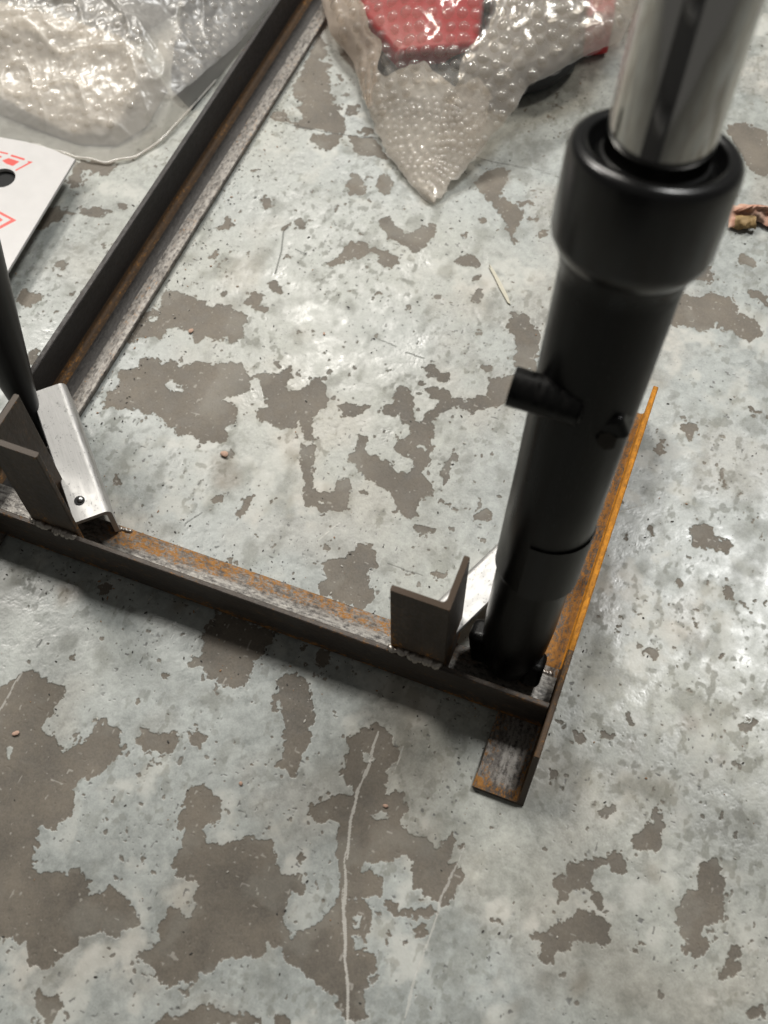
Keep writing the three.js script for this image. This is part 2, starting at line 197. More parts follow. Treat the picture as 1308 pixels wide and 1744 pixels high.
function floorMaps(x0, z0, w, d, N, traced) {
  let near = null; const mask = new Float32Array(N * N), stain = new Float32Array(N * N), line = traced ? new Float32Array(N * N).fill(-1) : null, inFrame = new Uint8Array(N * N);
  const tx = (px, py) => { const p = at(px, py, 0); return [(p.x - x0) / w * N, (p.z - z0) / d * N]; };
  const each = (list, buf, val) => { for (const [ox, oy, s, ...polys] of list) for (const f of polys) { const pts = []; for (let i = 0; i < f.length; i += 2) pts.push(tx(ox + f[i] / s, oy + f[i + 1] / s)); fillPoly(buf, N, N, pts, val); } };
  if (traced) {
    fillPoly(inFrame, N, N, [tx(-25, -15), tx(1330, -15), tx(1330, 1760), tx(-25, 1760)], 1);
    each(PATCHES, mask, 1); each(ISLANDS, mask, 0); each(STAINS, stain, 1);
    SCRATCHES.forEach(([wpx, tone, ...q], si) => {
      const strands = wpx > 3.5 ? Math.round(wpx * 1.6) : 2; let run = 0;
      for (let i = 0; i + 3 < q.length; i += 2) {
        const dx = q[i + 2] - q[i], dy = q[i + 3] - q[i + 1], L = Math.hypot(dx, dy), last = i + 5 >= q.length;
        for (let t = 0; t <= L; t += 0.45) {
          const k = t / L, taper = (i === 0 ? smooth(0, 0.6, k) : 1) * (last ? smooth(1, 0.3, k) : 1), body = 0.35 + 0.9 * vn((run + t) * 0.021 + si * 9, si);
          for (let n = 0; n < strands; n++) {
            if (vn((run + t) * 0.045 + n * 13.7, si * 3.1 + n * 5.3) < 0.40 + 0.25 * Math.abs(2 * n / (strands - 1 || 1) - 1)) continue;
            const off = ((n + 0.5) / strands - 0.5) * wpx * body * (0.25 + 0.75 * taper) + (vn((run + t) * 0.03, si * 7 + 3) - 0.5) * 3, c = tx(lerp(q[i], q[i + 2], k) - dy / L * off, lerp(q[i + 1], q[i + 3], k) + dx / L * off);
            const xx = Math.floor(c[0]), yy = Math.floor(c[1]); if (xx < 0 || yy < 0 || xx >= N || yy >= N) continue;
            line[yy * N + xx] = tone * (0.8 + 0.35 * vn(n * 3.3, (run + t) * 0.2)); if (n % 2 && xx + 1 < N) line[yy * N + xx + 1] = tone * 0.9;
          }
        }
        run += L;
      }
    });
    near = mask.slice(); boxBlur(near, N, N, 14); boxBlur(near, N, N, 10); boxBlur(mask, N, N, 2); boxBlur(mask, N, N, 2); boxBlur(stain, N, N, 6); boxBlur(stain, N, N, 5);
  }
  const col = new Uint8Array(N * N * 4), rou = new Uint8Array(N * N * 4), bmp = new Uint8Array(N * N * 4);
  for (let j = 0; j < N; j++) for (let i = 0; i < N; i++) {
    const k = j * N + i, x = x0 + (i + 0.5) / N * w, z = z0 + (j + 0.5) / N * d;
    const n0 = fbm(x * 9 + 3, z * 9, 3), n1 = fbm(x * 45, z * 45 + 7, 3), n2 = fbm(x * 190 + 5, z * 190, 3), n3 = vn(x * 1500, z * 1500), n4 = vn(x * 700 + 40, z * 700), n5 = vn(x * 2600 + 7, z * 2600 + 3), n6 = fbm(x * 420 + 31, z * 420 + 5, 2);
    let m = mask[k]; if (near && near[k] > 0.02 && near[k] < 0.98) { const wi = clamp(Math.round(i + (fbm(x * 300 + 61, z * 300, 3) - 0.5) * 13), 0, N - 1), wj = clamp(Math.round(j + (fbm(x * 300, z * 300 + 83, 3) - 0.5) * 13), 0, N - 1); m = mask[wj * N + wi]; }
    if (!inFrame[k]) m = smooth(0.585, 0.635, fbm(x * 16 + 91, z * 16 + 13, 4));
    // ragged flake edge
    const e = m + ((n2 - 0.5) * 0.6 + (n6 - 0.5) * 0.85 + (n4 - 0.5) * 0.3) * (m > 0.01 && m < 0.99 ? 1 : 0.35);
    // tiny chips where the paint is thin
    const wear = smooth(0.5, 0.78, fbm(x * 30 + 50, z * 30, 3));
    const fringe = near ? 0.09 * 4 * near[k] * (1 - near[k]) : 0, chip = smooth(0.83 - 0.075 * wear - fringe, 0.86 - 0.075 * wear - fringe, fbm(x * 230 + 11, z * 230 + 77, 3));
    const bare = Math.max(smooth(0.46, 0.54, e), chip * 0.9 * (m < 0.1 ? 1 : 0));
    const rim = clamp(1 - Math.abs(e - 0.4) / 0.08) * (m > 0.02 && m < 0.98 ? 1 : 0) * smooth(0.45, 0.6, n1);
    // paint
    let r = 0.342, g = 0.347, b = 0.313;
    const tone = 0.86 + 0.15 * (n0 - 0.5) + 0.22 * (n1 - 0.5) + 0.34 * (n2 - 0.5) + 0.22 * (n6 - 0.5) + 0.16 * (n3 - 0.5) + 0.14 * (n5 - 0.5) + 0.06;
    r *= tone; g *= tone; b *= tone;
    const cool = smooth(0.4, 0.62, fbm(x * 6 + 20, z * 6 + 31, 2)); r *= 1 - 0.035 * cool; b *= 1 + 0.06 * cool;
    const chalk = smooth(0.5, 0.72, fbm(x * 70 + 9, z * 70 + 2, 4)) * smooth(0.42, 0.6, fbm(x * 13 + 71, z * 13, 2));
    r = lerp(r, 0.50, chalk * 0.6); g = lerp(g, 0.495, chalk * 0.6); b = lerp(b, 0.455, chalk * 0.6);
    const grime = clamp(smooth(0.52, 0.8, fbm(x * 85 + 30, z * 60, 4)) * 0.75 + 0.8 * smooth(0.60, 0.72, fbm(x * 260 + 3, z * 200 + 40, 3)) * smooth(0.4, 0.6, fbm(x * 22 + 60, z * 22, 2)));
    r *= 1 - 0.30 * grime; g *= 1 - 0.31 * grime; b *= 1 - 0.34 * grime;
    const pink = smooth(0.55, 0.75, fbm(x * 18 + 8, z * 18 + 44, 3)); r *= 1 + 0.05 * pink; b *= 1 - 0.03 * pink;
    if (stain[k] > 0.01) { const s = clamp(stain[k] * (0.35 + 1.0 * n1) + (n2 - 0.5) * 0.25 * stain[k]); r = lerp(r, 0.13, s * 0.75); g = lerp(g, 0.108, s * 0.78); b = lerp(b, 0.075, s * 0.8); }
    // small dark pits
    const pit = smooth(0.82, 0.88, vn(x * 640 + 200, z * 640 + 10) * 0.8 + 0.2 * n4) * smooth(0.35, 0.6, n1);
    r = lerp(r, 0.075, pit * 0.8); g = lerp(g, 0.073, pit * 0.8); b = lerp(b, 0.068, pit * 0.8);
    r = lerp(r, 0.44, rim * 0.14); g = lerp(g, 0.44, rim * 0.14); b = lerp(b, 0.40, rim * 0.14);
    // concrete
    const ct = 0.80 + 0.55 * (n1 - 0.5) + 0.45 * (n0 - 0.5) + 0.34 * (n2 - 0.5) + 0.22 * (n3 - 0.5) + 0.2 * (n5 - 0.5) + 0.12;
    const film = smooth(0.55, 0.72, fbm(x * 42 + 13, z * 42 + 60, 4)) * 0.22; let cr = 0.138 * ct, cg = 0.118 * ct, cb = 0.093 * ct;
    cr = lerp(cr, 0.28, film); cg = lerp(cg, 0.27, film); cb = lerp(cb, 0.235, film); const grit = smooth(0.9, 0.95, vn(x * 520 + 70, z * 520)) * 0.5; cr = lerp(cr, 0.4, grit); cg = lerp(cg, 0.38, grit); cb = lerp(cb, 0.34, grit);
    r = lerp(r, cr, bare); g = lerp(g, cg, bare); b = lerp(b, cb, bare);
    let h = (1 - bare) * 0.55 + 0.22 * n2 + 0.14 * n6 + 0.06 * n3 - pit * 0.25 + 0.05;
    let ro = lerp(0.36 + 0.24 * (n1 - 0.45) + 0.26 * (n2 - 0.5) + 0.22 * grime + 0.12 * chalk, 0.62 + 0.2 * (n2 - 0.5), bare);
    if (line && line[k] >= 0) { const t = line[k]; const o = t > 0.3 ? 0.55 : 0.6; r = lerp(r, t, o); g = lerp(g, t * 0.97, o); b = lerp(b, t * 0.9, o); h += t > 0.3 ? 0.05 : -0.3; ro = 0.7; }
    col[4 * k] = sByte(r); col[4 * k + 1] = sByte(g); col[4 * k + 2] = sByte(b); col[4 * k + 3] = 255;
    rou[4 * k] = rou[4 * k + 2] = 0; rou[4 * k + 1] = clamp(ro, 0.16, 1) * 255; rou[4 * k + 3] = 255;
    bmp[4 * k] = bmp[4 * k + 1] = bmp[4 * k + 2] = clamp(h) * 255; bmp[4 * k + 3] = 255;
  }
  return { map: tex(col, N, N, true), roughnessMap: tex(rou, N, N), bumpMap: tex(bmp, N, N) };
}
function sheetGeo(x0, z0, x1, z1, uvx0, uvz0, uvw, uvd) {
  const g = new THREE.BufferGeometry(), P = [[x0, z0], [x1, z0], [x1, z1], [x0, z1]];
  g.setAttribute('position', new THREE.Float32BufferAttribute(P.flatMap(([x, z]) => [x, 0, z]), 3));
  g.setAttribute('normal', new THREE.Float32BufferAttribute(P.flatMap(() => [0, 1, 0]), 3));
  g.setAttribute('uv', new THREE.Float32BufferAttribute(P.flatMap(([x, z]) => [(x - uvx0) / uvw, (z - uvz0) / uvd]), 2));
  g.setIndex([0, 2, 1, 0, 3, 2]); return g;
}
{
  const near = mesh('floor', sheetGeo(FX0, FZ0, FX0 + FW, FZ0 + FD, FX0, FZ0, FW, FD), M({ ...floorMaps(FX0, FZ0, FW, FD, FN, true), bumpScale: 0.0006, roughness: 1, specularIntensity: 0.9 }), scene);
  near.userData = { kind: 'structure' };
  const B = 2.4, X1 = FX0 + FW, Z1 = FZ0 + FD;
  const ring = mergeGeometries([[-B, -B, B, FZ0], [-B, Z1, B, B], [-B, FZ0, FX0, Z1], [X1, FZ0, B, Z1]].map(([a, b, c, e]) => sheetGeo(a, b, c, e, -B, -B, 2 * B, 2 * B)));
  const far = mesh('floor_surround', ring, M({ ...floorMaps(-B, -B, 2 * B, 2 * B, 1536, false), bumpScale: 0.0006, roughness: 1, specularIntensity: 0.9 }), scene);
  far.userData = { kind: 'structure' };
}

// ------------------------------------------------------------------ welded steel frame of angle iron
const T = 0.003, Y0 = 0.0006;
function angleProfile(w, h, t, ro = 0) {                                     // outer corner at 0,0; legs along +p and +q
  const pts = [], r = 0.0022, c = 0.0005;
  pts.push([Math.max(c, ro), 0], [w - c, 0], [w, c], [w, t - c], [w - c, t]);
  for (let i = 0; i <= 5; i++) { const a = i / 5 * Math.PI / 2; pts.push([t + r - r * Math.sin(a), t + r - r * Math.cos(a)]); }
  pts.push([t, h - c], [t - c, h], [c, h], [0, h - c]);
  if (ro) for (let i = 0; i < 9; i++) { const a = i / 9 * Math.PI / 2; pts.push([ro - ro * Math.cos(a), ro - ro * Math.sin(a)]); } else pts.push([0, c]);
  return pts;
}
function angleGeo(w, h, t, len, P, Q, S, O, rake = 0, ro = 0) {              // P,Q,S: world directions; O: world corner
  const prof = angleProfile(w, h, t, ro), n = prof.length, pos = [], uv = [], nor = [], idx = [];
  const lens = [0]; for (let i = 0; i < n; i++) { const a = prof[i], b = prof[(i + 1) % n]; lens.push(lens[i] + Math.hypot(b[0] - a[0], b[1] - a[1])); }
  const per = lens[n], NS = Math.max(2, Math.round(len / 0.03));
  const put = (p, q, s) => { const e = rake && s < 1e-9 ? Math.max(0, q - t) * rake : 0; const v = O.clone().addScaledVector(P, p).addScaledVector(Q, q).addScaledVector(S, s + e); pos.push(v.x, v.y, v.z); };
  const flip = new THREE.Vector3().crossVectors(P, Q).dot(S) < 0;
  for (let i = 0; i < n; i++) {
    const a = prof[i], b = prof[(i + 1) % n], nx = b[1] - a[1], ny = -(b[0] - a[0]), l = Math.hypot(nx, ny);
    const N3 = P.clone().multiplyScalar(nx / l).addScaledVector(Q, ny / l), base = pos.length / 3;
    for (let k = 0; k <= NS; k++) { const s = len * k / NS; put(a[0], a[1], s); put(b[0], b[1], s); uv.push(lens[i] / per, s / len, lens[i + 1] / per, s / len); nor.push(N3.x, N3.y, N3.z, N3.x, N3.y, N3.z); }
    for (let k = 0; k < NS; k++) { const o = base + 2 * k; if (!flip) idx.push(o, o + 1, o + 2, o + 1, o + 3, o + 2); else idx.push(o, o + 2, o + 1, o + 1, o + 2, o + 3); }
  }
  const tri = THREE.ShapeUtils.triangulateShape(prof.map(([x, y]) => new THREE.Vector2(x, y)), []);
  for (const [s, sg] of [[0, -1], [len, 1]]) {
    const base = pos.length / 3; prof.forEach(([p, q], i) => { put(p, q, s); uv.push(0.003 + 0.002 * p / w, s / len * 0.98 + 0.01); nor.push(S.x * sg, S.y * sg, S.z * sg); });
    for (const f of tri) { const [a, b, c] = f; if ((sg > 0) !== flip) idx.push(base + a, base + b, base + c); else idx.push(base + a, base + c, base + b); }
  }
  const g = new THREE.BufferGeometry();
  g.setAttribute('position', new THREE.Float32BufferAttribute(pos, 3)); g.setAttribute('normal', new THREE.Float32BufferAttribute(nor, 3)); g.setAttribute('uv', new THREE.Float32BufferAttribute(uv, 2)); g.setIndex(idx);
  g.userData = { prof, lens, per }; return g;
}
// steel skin: paint(p, q, s) returns rust amount 0..1, brightness of the bare scale and rust tone
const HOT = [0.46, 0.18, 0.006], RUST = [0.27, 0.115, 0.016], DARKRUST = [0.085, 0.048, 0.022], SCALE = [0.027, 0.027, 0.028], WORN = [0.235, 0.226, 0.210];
function steelMat(geo, len, paint, sd) {
  const { prof, lens, per } = geo.userData, W = 512, Hh = Math.min(2048, Math.max(256, 2 ** Math.round(Math.log2(len / 0.0003))));
  const col = new Uint8Array(W * Hh * 4), rou = new Uint8Array(W * Hh * 4), bmp = new Uint8Array(W * Hh * 4);
  for (let i = 0; i < W; i++) {
    const u = (i + 0.5) / W * per; let k = 0; while (k < prof.length - 1 && lens[k + 1] < u) k++;
    const f = (u - lens[k]) / (lens[k + 1] - lens[k] || 1), a = prof[k], b = prof[(k + 1) % prof.length], p = lerp(a[0], b[0], f), q = lerp(a[1], b[1], f);
    for (let j = 0; j < Hh; j++) {
      const s = (j + 0.5) / Hh * len, U = u + sd, o = 4 * (j * W + i);
      const n1 = fbm(U * 120, s * 30 + sd * 7, 3), n2 = fbm(U * 700, s * 420, 3), st = 0.6 * fbm(U * 900, s * 520, 2) + 0.4 * fbm(U * 1300, s * 70, 2), n3 = vn(U * 2500, s * 2500);
      let { rust = 0, worn = 0, dark = 0, hot = 0 } = paint(p, q, s, n1);
      const ra = clamp((0.9 * smooth(0.90 - 0.70 * rust, 1.14 - 0.70 * rust, (0.45 * n2 + 0.55 * fbm(U * 1700, s * 1100, 2)) * 0.75 + n1 * 0.35)) * (rust > 0 ? 1 : 0));
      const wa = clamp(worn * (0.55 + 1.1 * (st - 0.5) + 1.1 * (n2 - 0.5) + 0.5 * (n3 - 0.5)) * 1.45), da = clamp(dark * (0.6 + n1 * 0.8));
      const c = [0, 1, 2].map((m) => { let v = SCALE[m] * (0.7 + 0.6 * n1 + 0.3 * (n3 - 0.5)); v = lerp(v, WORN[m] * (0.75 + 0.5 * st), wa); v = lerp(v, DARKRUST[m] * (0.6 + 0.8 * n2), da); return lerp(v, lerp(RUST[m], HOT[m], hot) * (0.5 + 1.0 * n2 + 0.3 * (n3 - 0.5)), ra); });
      col[o] = sByte(c[0]); col[o + 1] = sByte(c[1]); col[o + 2] = sByte(c[2]); col[o + 3] = 255;
      rou[o + 1] = clamp(lerp(0.42 + 0.3 * (n2 - 0.5) + 0.1 * (1 - wa), 0.85, Math.max(ra, da * 0.7))) * 255; rou[o + 2] = clamp(0.55 - 0.55 * Math.max(ra, da)) * 255; rou[o + 3] = 255;
      bmp[o] = bmp[o + 1] = bmp[o + 2] = clamp(0.4 + 0.35 * (n2 - 0.5) + 0.2 * ra * n3 + 0.15 * (st - 0.5)) * 255; bmp[o + 3] = 255;
    }
  }
  const r = tex(rou, W, Hh);
  return M({ map: tex(col, W, Hh, true), roughnessMap: r, metalnessMap: r, roughness: 1, metalness: 1, bumpMap: tex(bmp, W, Hh), bumpScale: 0.00035 });
}
const X = new THREE.Vector3(1, 0, 0), Y = new THREE.Vector3(0, 1, 0), Z = new THREE.Vector3(0, 0, 1), nX = X.clone().negate(), nZ = Z.clone().negate();
const frame = thing('steel_frame', 'rusty welded angle iron frame lying on the flaking grey floor', 'frame');
const BAR_Z = -0.1922, RAIL_R = 0.0105, RAIL_L = -0.3375;
{
  // right rail: vertical leg on its outer side, foot sticking out under the front bar
  const len = 0.249, g = angleGeo(0.027, 0.0325, T, len, nX, Y, nZ, new THREE.Vector3(RAIL_R, Y0, -0.151), 0.55);
  const m = mesh('rail', g, steelMat(g, len, (p, q, s, n) => {
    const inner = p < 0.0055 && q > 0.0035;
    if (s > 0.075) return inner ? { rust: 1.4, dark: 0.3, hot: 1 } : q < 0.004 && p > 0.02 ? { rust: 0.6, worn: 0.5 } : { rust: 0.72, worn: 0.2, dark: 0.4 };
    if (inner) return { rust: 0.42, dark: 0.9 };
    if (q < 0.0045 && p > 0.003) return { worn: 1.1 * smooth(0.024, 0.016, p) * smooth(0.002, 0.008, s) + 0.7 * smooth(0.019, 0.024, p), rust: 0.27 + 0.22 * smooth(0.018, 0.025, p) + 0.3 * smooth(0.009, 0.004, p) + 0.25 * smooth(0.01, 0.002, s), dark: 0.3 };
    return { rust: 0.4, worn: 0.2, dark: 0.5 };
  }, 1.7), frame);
  m.userData.label = 'short rail with bright orange rust along its upright leg';
}
{
  // left rail, running away under the plastic
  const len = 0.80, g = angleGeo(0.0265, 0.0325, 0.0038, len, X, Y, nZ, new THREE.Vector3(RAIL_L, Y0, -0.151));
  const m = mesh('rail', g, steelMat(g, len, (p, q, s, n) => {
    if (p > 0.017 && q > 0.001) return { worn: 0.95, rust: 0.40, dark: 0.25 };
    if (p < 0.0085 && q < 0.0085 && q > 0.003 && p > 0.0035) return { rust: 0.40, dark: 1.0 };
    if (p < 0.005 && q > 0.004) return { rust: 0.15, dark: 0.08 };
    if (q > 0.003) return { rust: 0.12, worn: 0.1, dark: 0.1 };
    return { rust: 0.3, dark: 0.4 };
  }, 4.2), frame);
  m.userData.label = 'long dark rail with a worn pale edge and brown inner corner';
}
{
  // front bar, lying on the flanges of the two rails
  const x0 = -0.3334, x1 = 0.0068, len = x1 - x0, g = angleGeo(0.0275, 0.0295, T, len, nZ, Y, X, new THREE.Vector3(x0, Y0 + 0.0036, BAR_Z));
  const m = mesh('front_bar', g, steelMat(g, len, (p, q, s, n) => {
    const x = x0 + s;
    if (q < 0.004 && q > 0.002 && p > 0.003) {
      const band = smooth(0.014, 0.019, p + 0.006 * (n - 0.5)) * smooth(-0.27, -0.24, x) * smooth(-0.03, -0.06, x);
      return { worn: 0.85, rust: 0.22 + 0.46 * band + 0.2 * smooth(0.008, 0.004, p), dark: 0.15 + 0.3 * band };
    }
    if (p < 0.001) return { rust: 0.30 + 0.3 * smooth(0.008, 0.001, q) + 0.1 * smooth(0.027, 0.029, q), dark: 0.28, worn: 0.10 };
    return { rust: 0.3, dark: 0.3, worn: 0.2 };
  }, 9.1), frame);
  m.userData.label = 'front crossbar with an orange rust band on its flat leg';
}
function bracket(x0, h, sd, mirror, label) {                                // upright piece of angle behind the front bar
  const y0 = Y0 + 0.0068, len = h - y0, g = angleGeo(0.0288, 0.0288, T, len, mirror ? X : nX, nZ, Y, new THREE.Vector3(mirror ? x0 : x0 + 0.0288, y0, BAR_Z - 0.0033));
  const m = mesh('upright_bracket', g, steelMat(g, len, (p, q, s, n) => ({ worn: 0.3 * n, rust: 0.28 + 0.5 * smooth(0.05, 0.022, s) * n + 0.25 * smooth(len - 0.003, len, s) + 0.12 * smooth(0.026, 0.0288, p), dark: 0.35 + 0.4 * smooth(0.05, 0.02, s) }), sd), frame);
  m.userData.label = label; return m;
}
bracket(-0.0772, 0.100, 15.3, false, 'upright angle bracket beside the black fork leg');
bracket(-0.2853, 0.112, 21.9, true, 'upright angle bracket beside the short bare gusset');
// bare metal corner gussets
const brushed = (() => {
  const N = 512, col = new Uint8Array(N * N * 4), rou = new Uint8Array(N * N * 4);
  for (let j = 0; j < N; j++) for (let i = 0; i < N; i++) { const o = 4 * (j * N + i), n = fbm(i * 0.35, j * 0.02, 3), d = fbm(i * 0.05, j * 0.05, 4), sp = smooth(0.7, 0.78, fbm(i * 0.2 + 9, j * 0.2, 2)), v = 0.50 + 0.2 * (n - 0.5) + 0.12 * (d - 0.5) - 0.22 * sp * smooth(0.45, 0.6, d); col[o] = sByte(v); col[o + 1] = sByte(v * 0.985); col[o + 2] = sByte(v * 0.96); col[o + 3] = 255; rou[o + 1] = clamp(0.58 + 0.25 * (n - 0.5) + 0.25 * (d - 0.5)) * 255; rou[o + 2] = 235; rou[o + 3] = 255; }
  const r = tex(rou, N, N); return M({ map: tex(col, N, N, true), roughnessMap: r, metalnessMap: r, roughness: 1, metalness: 1 });
})();
function gusset(a, dir, len, w, h, side, label) {                    // a: start of the upper outer edge, dir: plan direction, side: plan direction of the top leg
  const g = angleGeo(w, h, 0.0028, len, side, Y.clone().negate(), dir, a, 0, 0.0042);
  const m = mesh('gusset', g, brushed, frame); m.userData.label = label; return m;
}
{
  const d1 = new THREE.Vector3(0.70, 0, 0.714).normalize(), s1 = new THREE.Vector3(-0.714, 0, 0.70).normalize();
  const end = at(188, 868, 0.033), a = end.clone().addScaledVector(d1, -0.0935);
  const gl = gusset(a, d1, 0.0935, 0.0205, 0.024, s1, 'bare shiny steel gusset welded across the corner by the long rail');
  // screw and weld spatter near its open end
  const p = at(135, 852, 0.0335);
  const screw = new THREE.SphereGeometry(0.0017, 12, 8); screw.scale(1, 0.6, 1.2); screw.translate(p.x + 0.0004, 0.0338, p.z - 0.0006); mesh('weld_spatter', screw, M({ color: lin(0.3, 0.3, 0.3), metalness: 1, roughness: 0.3 }), gl);
  const ring = new THREE.CylinderGeometry(0.0029, 0.0029, 0.0004, 24); ring.translate(p.x, 0.0332, p.z); mesh('burnt_hole', ring, M({ color: lin(0.006, 0.006, 0.006), roughness: 0.7 }), gl);
  const e2 = at(728, 1035, 0.033), d2 = new THREE.Vector3(0.40, 0, -0.917).normalize(), s2 = new THREE.Vector3(0.917, 0, 0.40).normalize();
  gusset(e2.clone().addScaledVector(s2, 0), d2, 0.085, 0.0205, 0.024, s2, 'bare shiny steel gusset half hidden behind the black fork leg');
}
// weld beads
const weldMat = M({ color: lin(0.34, 0.31, 0.28), metalness: 0.8, roughness: 0.36 });
function weld(a, b, r, n) {
  const parts = [];
  for (let i = 0; i < n; i++) { const k = (i + 0.5) / n, s = new THREE.SphereGeometry(r * (0.8 + 0.5 * rnd()), 9, 6); s.scale(1.25, 0.75 + 0.4 * rnd(), 0.9); s.rotateY(rnd() * 3); s.translate(lerp(a[0], b[0], k) + (rnd() - 0.5) * r * 0.5, lerp(a[1], b[1], k) + (rnd() - 0.5) * r * 0.5, lerp(a[2], b[2], k) + (rnd() - 0.5) * r * 0.4); parts.push(s); }
  mesh('weld_bead', mergeGeometries(parts), weldMat, frame);
}
const barTop = Y0 + 0.0036 + 0.0295;
weld([-0.077, barTop, BAR_Z - 0.0024], [-0.050, barTop, BAR_Z - 0.0020], 0.0021, 12);
weld([-0.285, barTop, BAR_Z - 0.0024], [-0.258, barTop, BAR_Z - 0.0020], 0.0021, 12);
weld([0.004, Y0 + 0.0042, -0.2212], [-0.012, Y0 + 0.0042, -0.2212], 0.0014, 9);
weld([-0.252, 0.0075, -0.2165], [-0.243, 0.0075, -0.2185], 0.0014, 6);

// ------------------------------------------------------------------ fork leg
{
  const base = new THREE.Vector3(-0.0195, 0.0100, -0.2165);
  const fork = thing('fork_leg', 'black suspension fork leg with chrome tube leaning in the frame corner', 'fork leg', base);
  fork.rotation.set(-0.25, 0, -0.004, 'XYZ'); fork.scale.set(1.06, 1, 1.06);
  const blackLook = { color: lin(0.0048, 0.0048, 0.0050), roughness: 0.42, specularIntensity: 0.6 };
  const dust = (() => { const N = 512, c = new Uint8Array(N * N * 4), r = new Uint8Array(N * N * 4); for (let j = 0; j < N; j++) for (let i = 0; i < N; i++) { const o = 4 * (j * N + i), sm = fbm(i * 0.02, j * 0.035, 4), sp = smooth(0.80, 0.9, vn(i * 0.6, j * 0.6)) * smooth(0.4, 0.6, sm), v = 0.0042 + 0.0035 * smooth(0.5, 0.75, sm) + 0.02 * sp; c[o] = sByte(v * 1.03); c[o + 1] = sByte(v); c[o + 2] = sByte(v * 0.96); c[o + 3] = 255; r[o + 1] = clamp(0.36 + 0.45 * (sm - 0.45) + 0.2 * sp) * 255; r[o + 3] = 255; } return { map: tex(c, N, N, true), roughnessMap: tex(r, N, N) }; })();
  const black = M({ ...dust, roughness: 1, specularIntensity: 0.45 }), rubber = M({ color: lin(0.006, 0.006, 0.006), roughness: 0.40, specularIntensity: 0.8 });
  const lathe = (pts, seg = 96) => creased(new THREE.LatheGeometry(pts.map(([r, y]) => new THREE.Vector2(r, y)), seg), 0.6);
  const arc = (r0, y0, r1, y1, rc, yc, n = 7) => { const a0 = Math.atan2(y0 - yc, r0 - rc), a1 = Math.atan2(y1 - yc, r1 - rc), R = Math.hypot(r0 - rc, y0 - yc), o = []; for (let i = 0; i <= n; i++) { const a = lerp(a0, a1, i / n); o.push([rc + R * Math.cos(a), yc + R * Math.sin(a)]); } return o; };
  mesh('lower_tube', lathe([[0, 0], [0.0085, 0], [0.0105, 0.001], [0.0125, 0.006], [0.0145, 0.014], [0.0158, 0.024], [0.0166, 0.040], [0.0170, 0.078], [0.0173, 0.0805], [0.0186, 0.0825], [0.0192, 0.14], [0.0204, 0.20], [0.0213, 0.244], [0.0219, 0.250], [0.0236, 0.255]]), black, fork);
  const gloss = M({ ...blackLook, roughness: 0.27, specularIntensity: 0.9 });
  mesh('seal_housing', lathe([[0.0225, 0.2535], [0.0236, 0.2550], [0.0266, 0.2600], [0.0273, 0.2630], [0.0277, 0.2895], [0.0276, 0.2915], ...arc(0.0275, 0.2925, 0.0225, 0.2945, 0.0240, 0.2925, 12), [0.0216, 0.2925], [0.0210, 0.2900], [0.0196, 0.2872], [0.0172, 0.2868]]), gloss, fork);
  mesh('dust_seal', lathe([[0.0166, 0.2830], [0.0200, 0.2868], [0.0199, 0.2882], [0.0190, 0.2892], [0.0180, 0.2912], [0.0174, 0.2926], [0.0169, 0.2927], [0.0166, 0.291]]), rubber, fork);
  const chrome = M({ color: lin(0.50, 0.49, 0.47), metalness: 1, roughness: 0.08 });
  mesh('stanchion', lathe([[0, 0.250], [0.0168, 0.250], [0.0168, 0.58], [0.0158, 0.582], [0, 0.582]], 128), chrome, fork);
  // boss on the left with its rounded pad
  const boss = new THREE.CylinderGeometry(0.0078, 0.0078, 0.026, 32); boss.rotateZ(Math.PI / 2 - 0.04); boss.rotateY(0.05); boss.translate(-0.0130, 0.1965, 0.0170);
  const lug = mesh('mounting_boss', creased(boss, 0.6), black, fork);
  const rim = new THREE.TorusGeometry(0.0052, 0.0010, 8, 28); rim.rotateY(Math.PI / 2 + 0.10); rim.translate(0.0002, 0.1960, 0.0166); mesh('boss_rim', rim, black, lug);
  // rib with a pinch bolt on the right
  const rib = new RoundedBoxGeometry(0.014, 0.011, 0.012, 3, 0.0025); rib.rotateZ(0.5); rib.translate(0.0118, 0.1890, 0.0115); const rb = mesh('side_rib', rib, black, fork);
  const nut = new THREE.CylinderGeometry(0.0038, 0.0038, 0.0085, 6); nut.rotateX(Math.PI / 2 - 0.4); nut.translate(0.0128, 0.1840, 0.0150); mesh('pinch_bolt', nut, M({ color: lin(0.03, 0.026, 0.02), metalness: 0.4, roughness: 0.55 }), rb);
  // raised lower sleeve, cut at a slant, and the axle clamp under it
  const sl = new THREE.CylinderGeometry(0.0197, 0.0191, 0.034, 48, 1, true, -0.2, 2.3); sl.translate(0, 0.097, 0); mesh('sleeve_shell', sl, M({ ...blackLook, side: THREE.DoubleSide }), fork);
  const lugL = new RoundedBoxGeometry(0.012, 0.022, 0.014, 4, 0.004); lugL.rotateZ(0.18); lugL.translate(-0.0145, 0.012, 0.000); mesh('axle_clamp', lugL, black, fork);
  const lugR = new RoundedBoxGeometry(0.010, 0.018, 0.012, 4, 0.003); lugR.translate(0.0125, 0.010, 0.004); mesh('axle_clamp', lugR, black, fork);
}

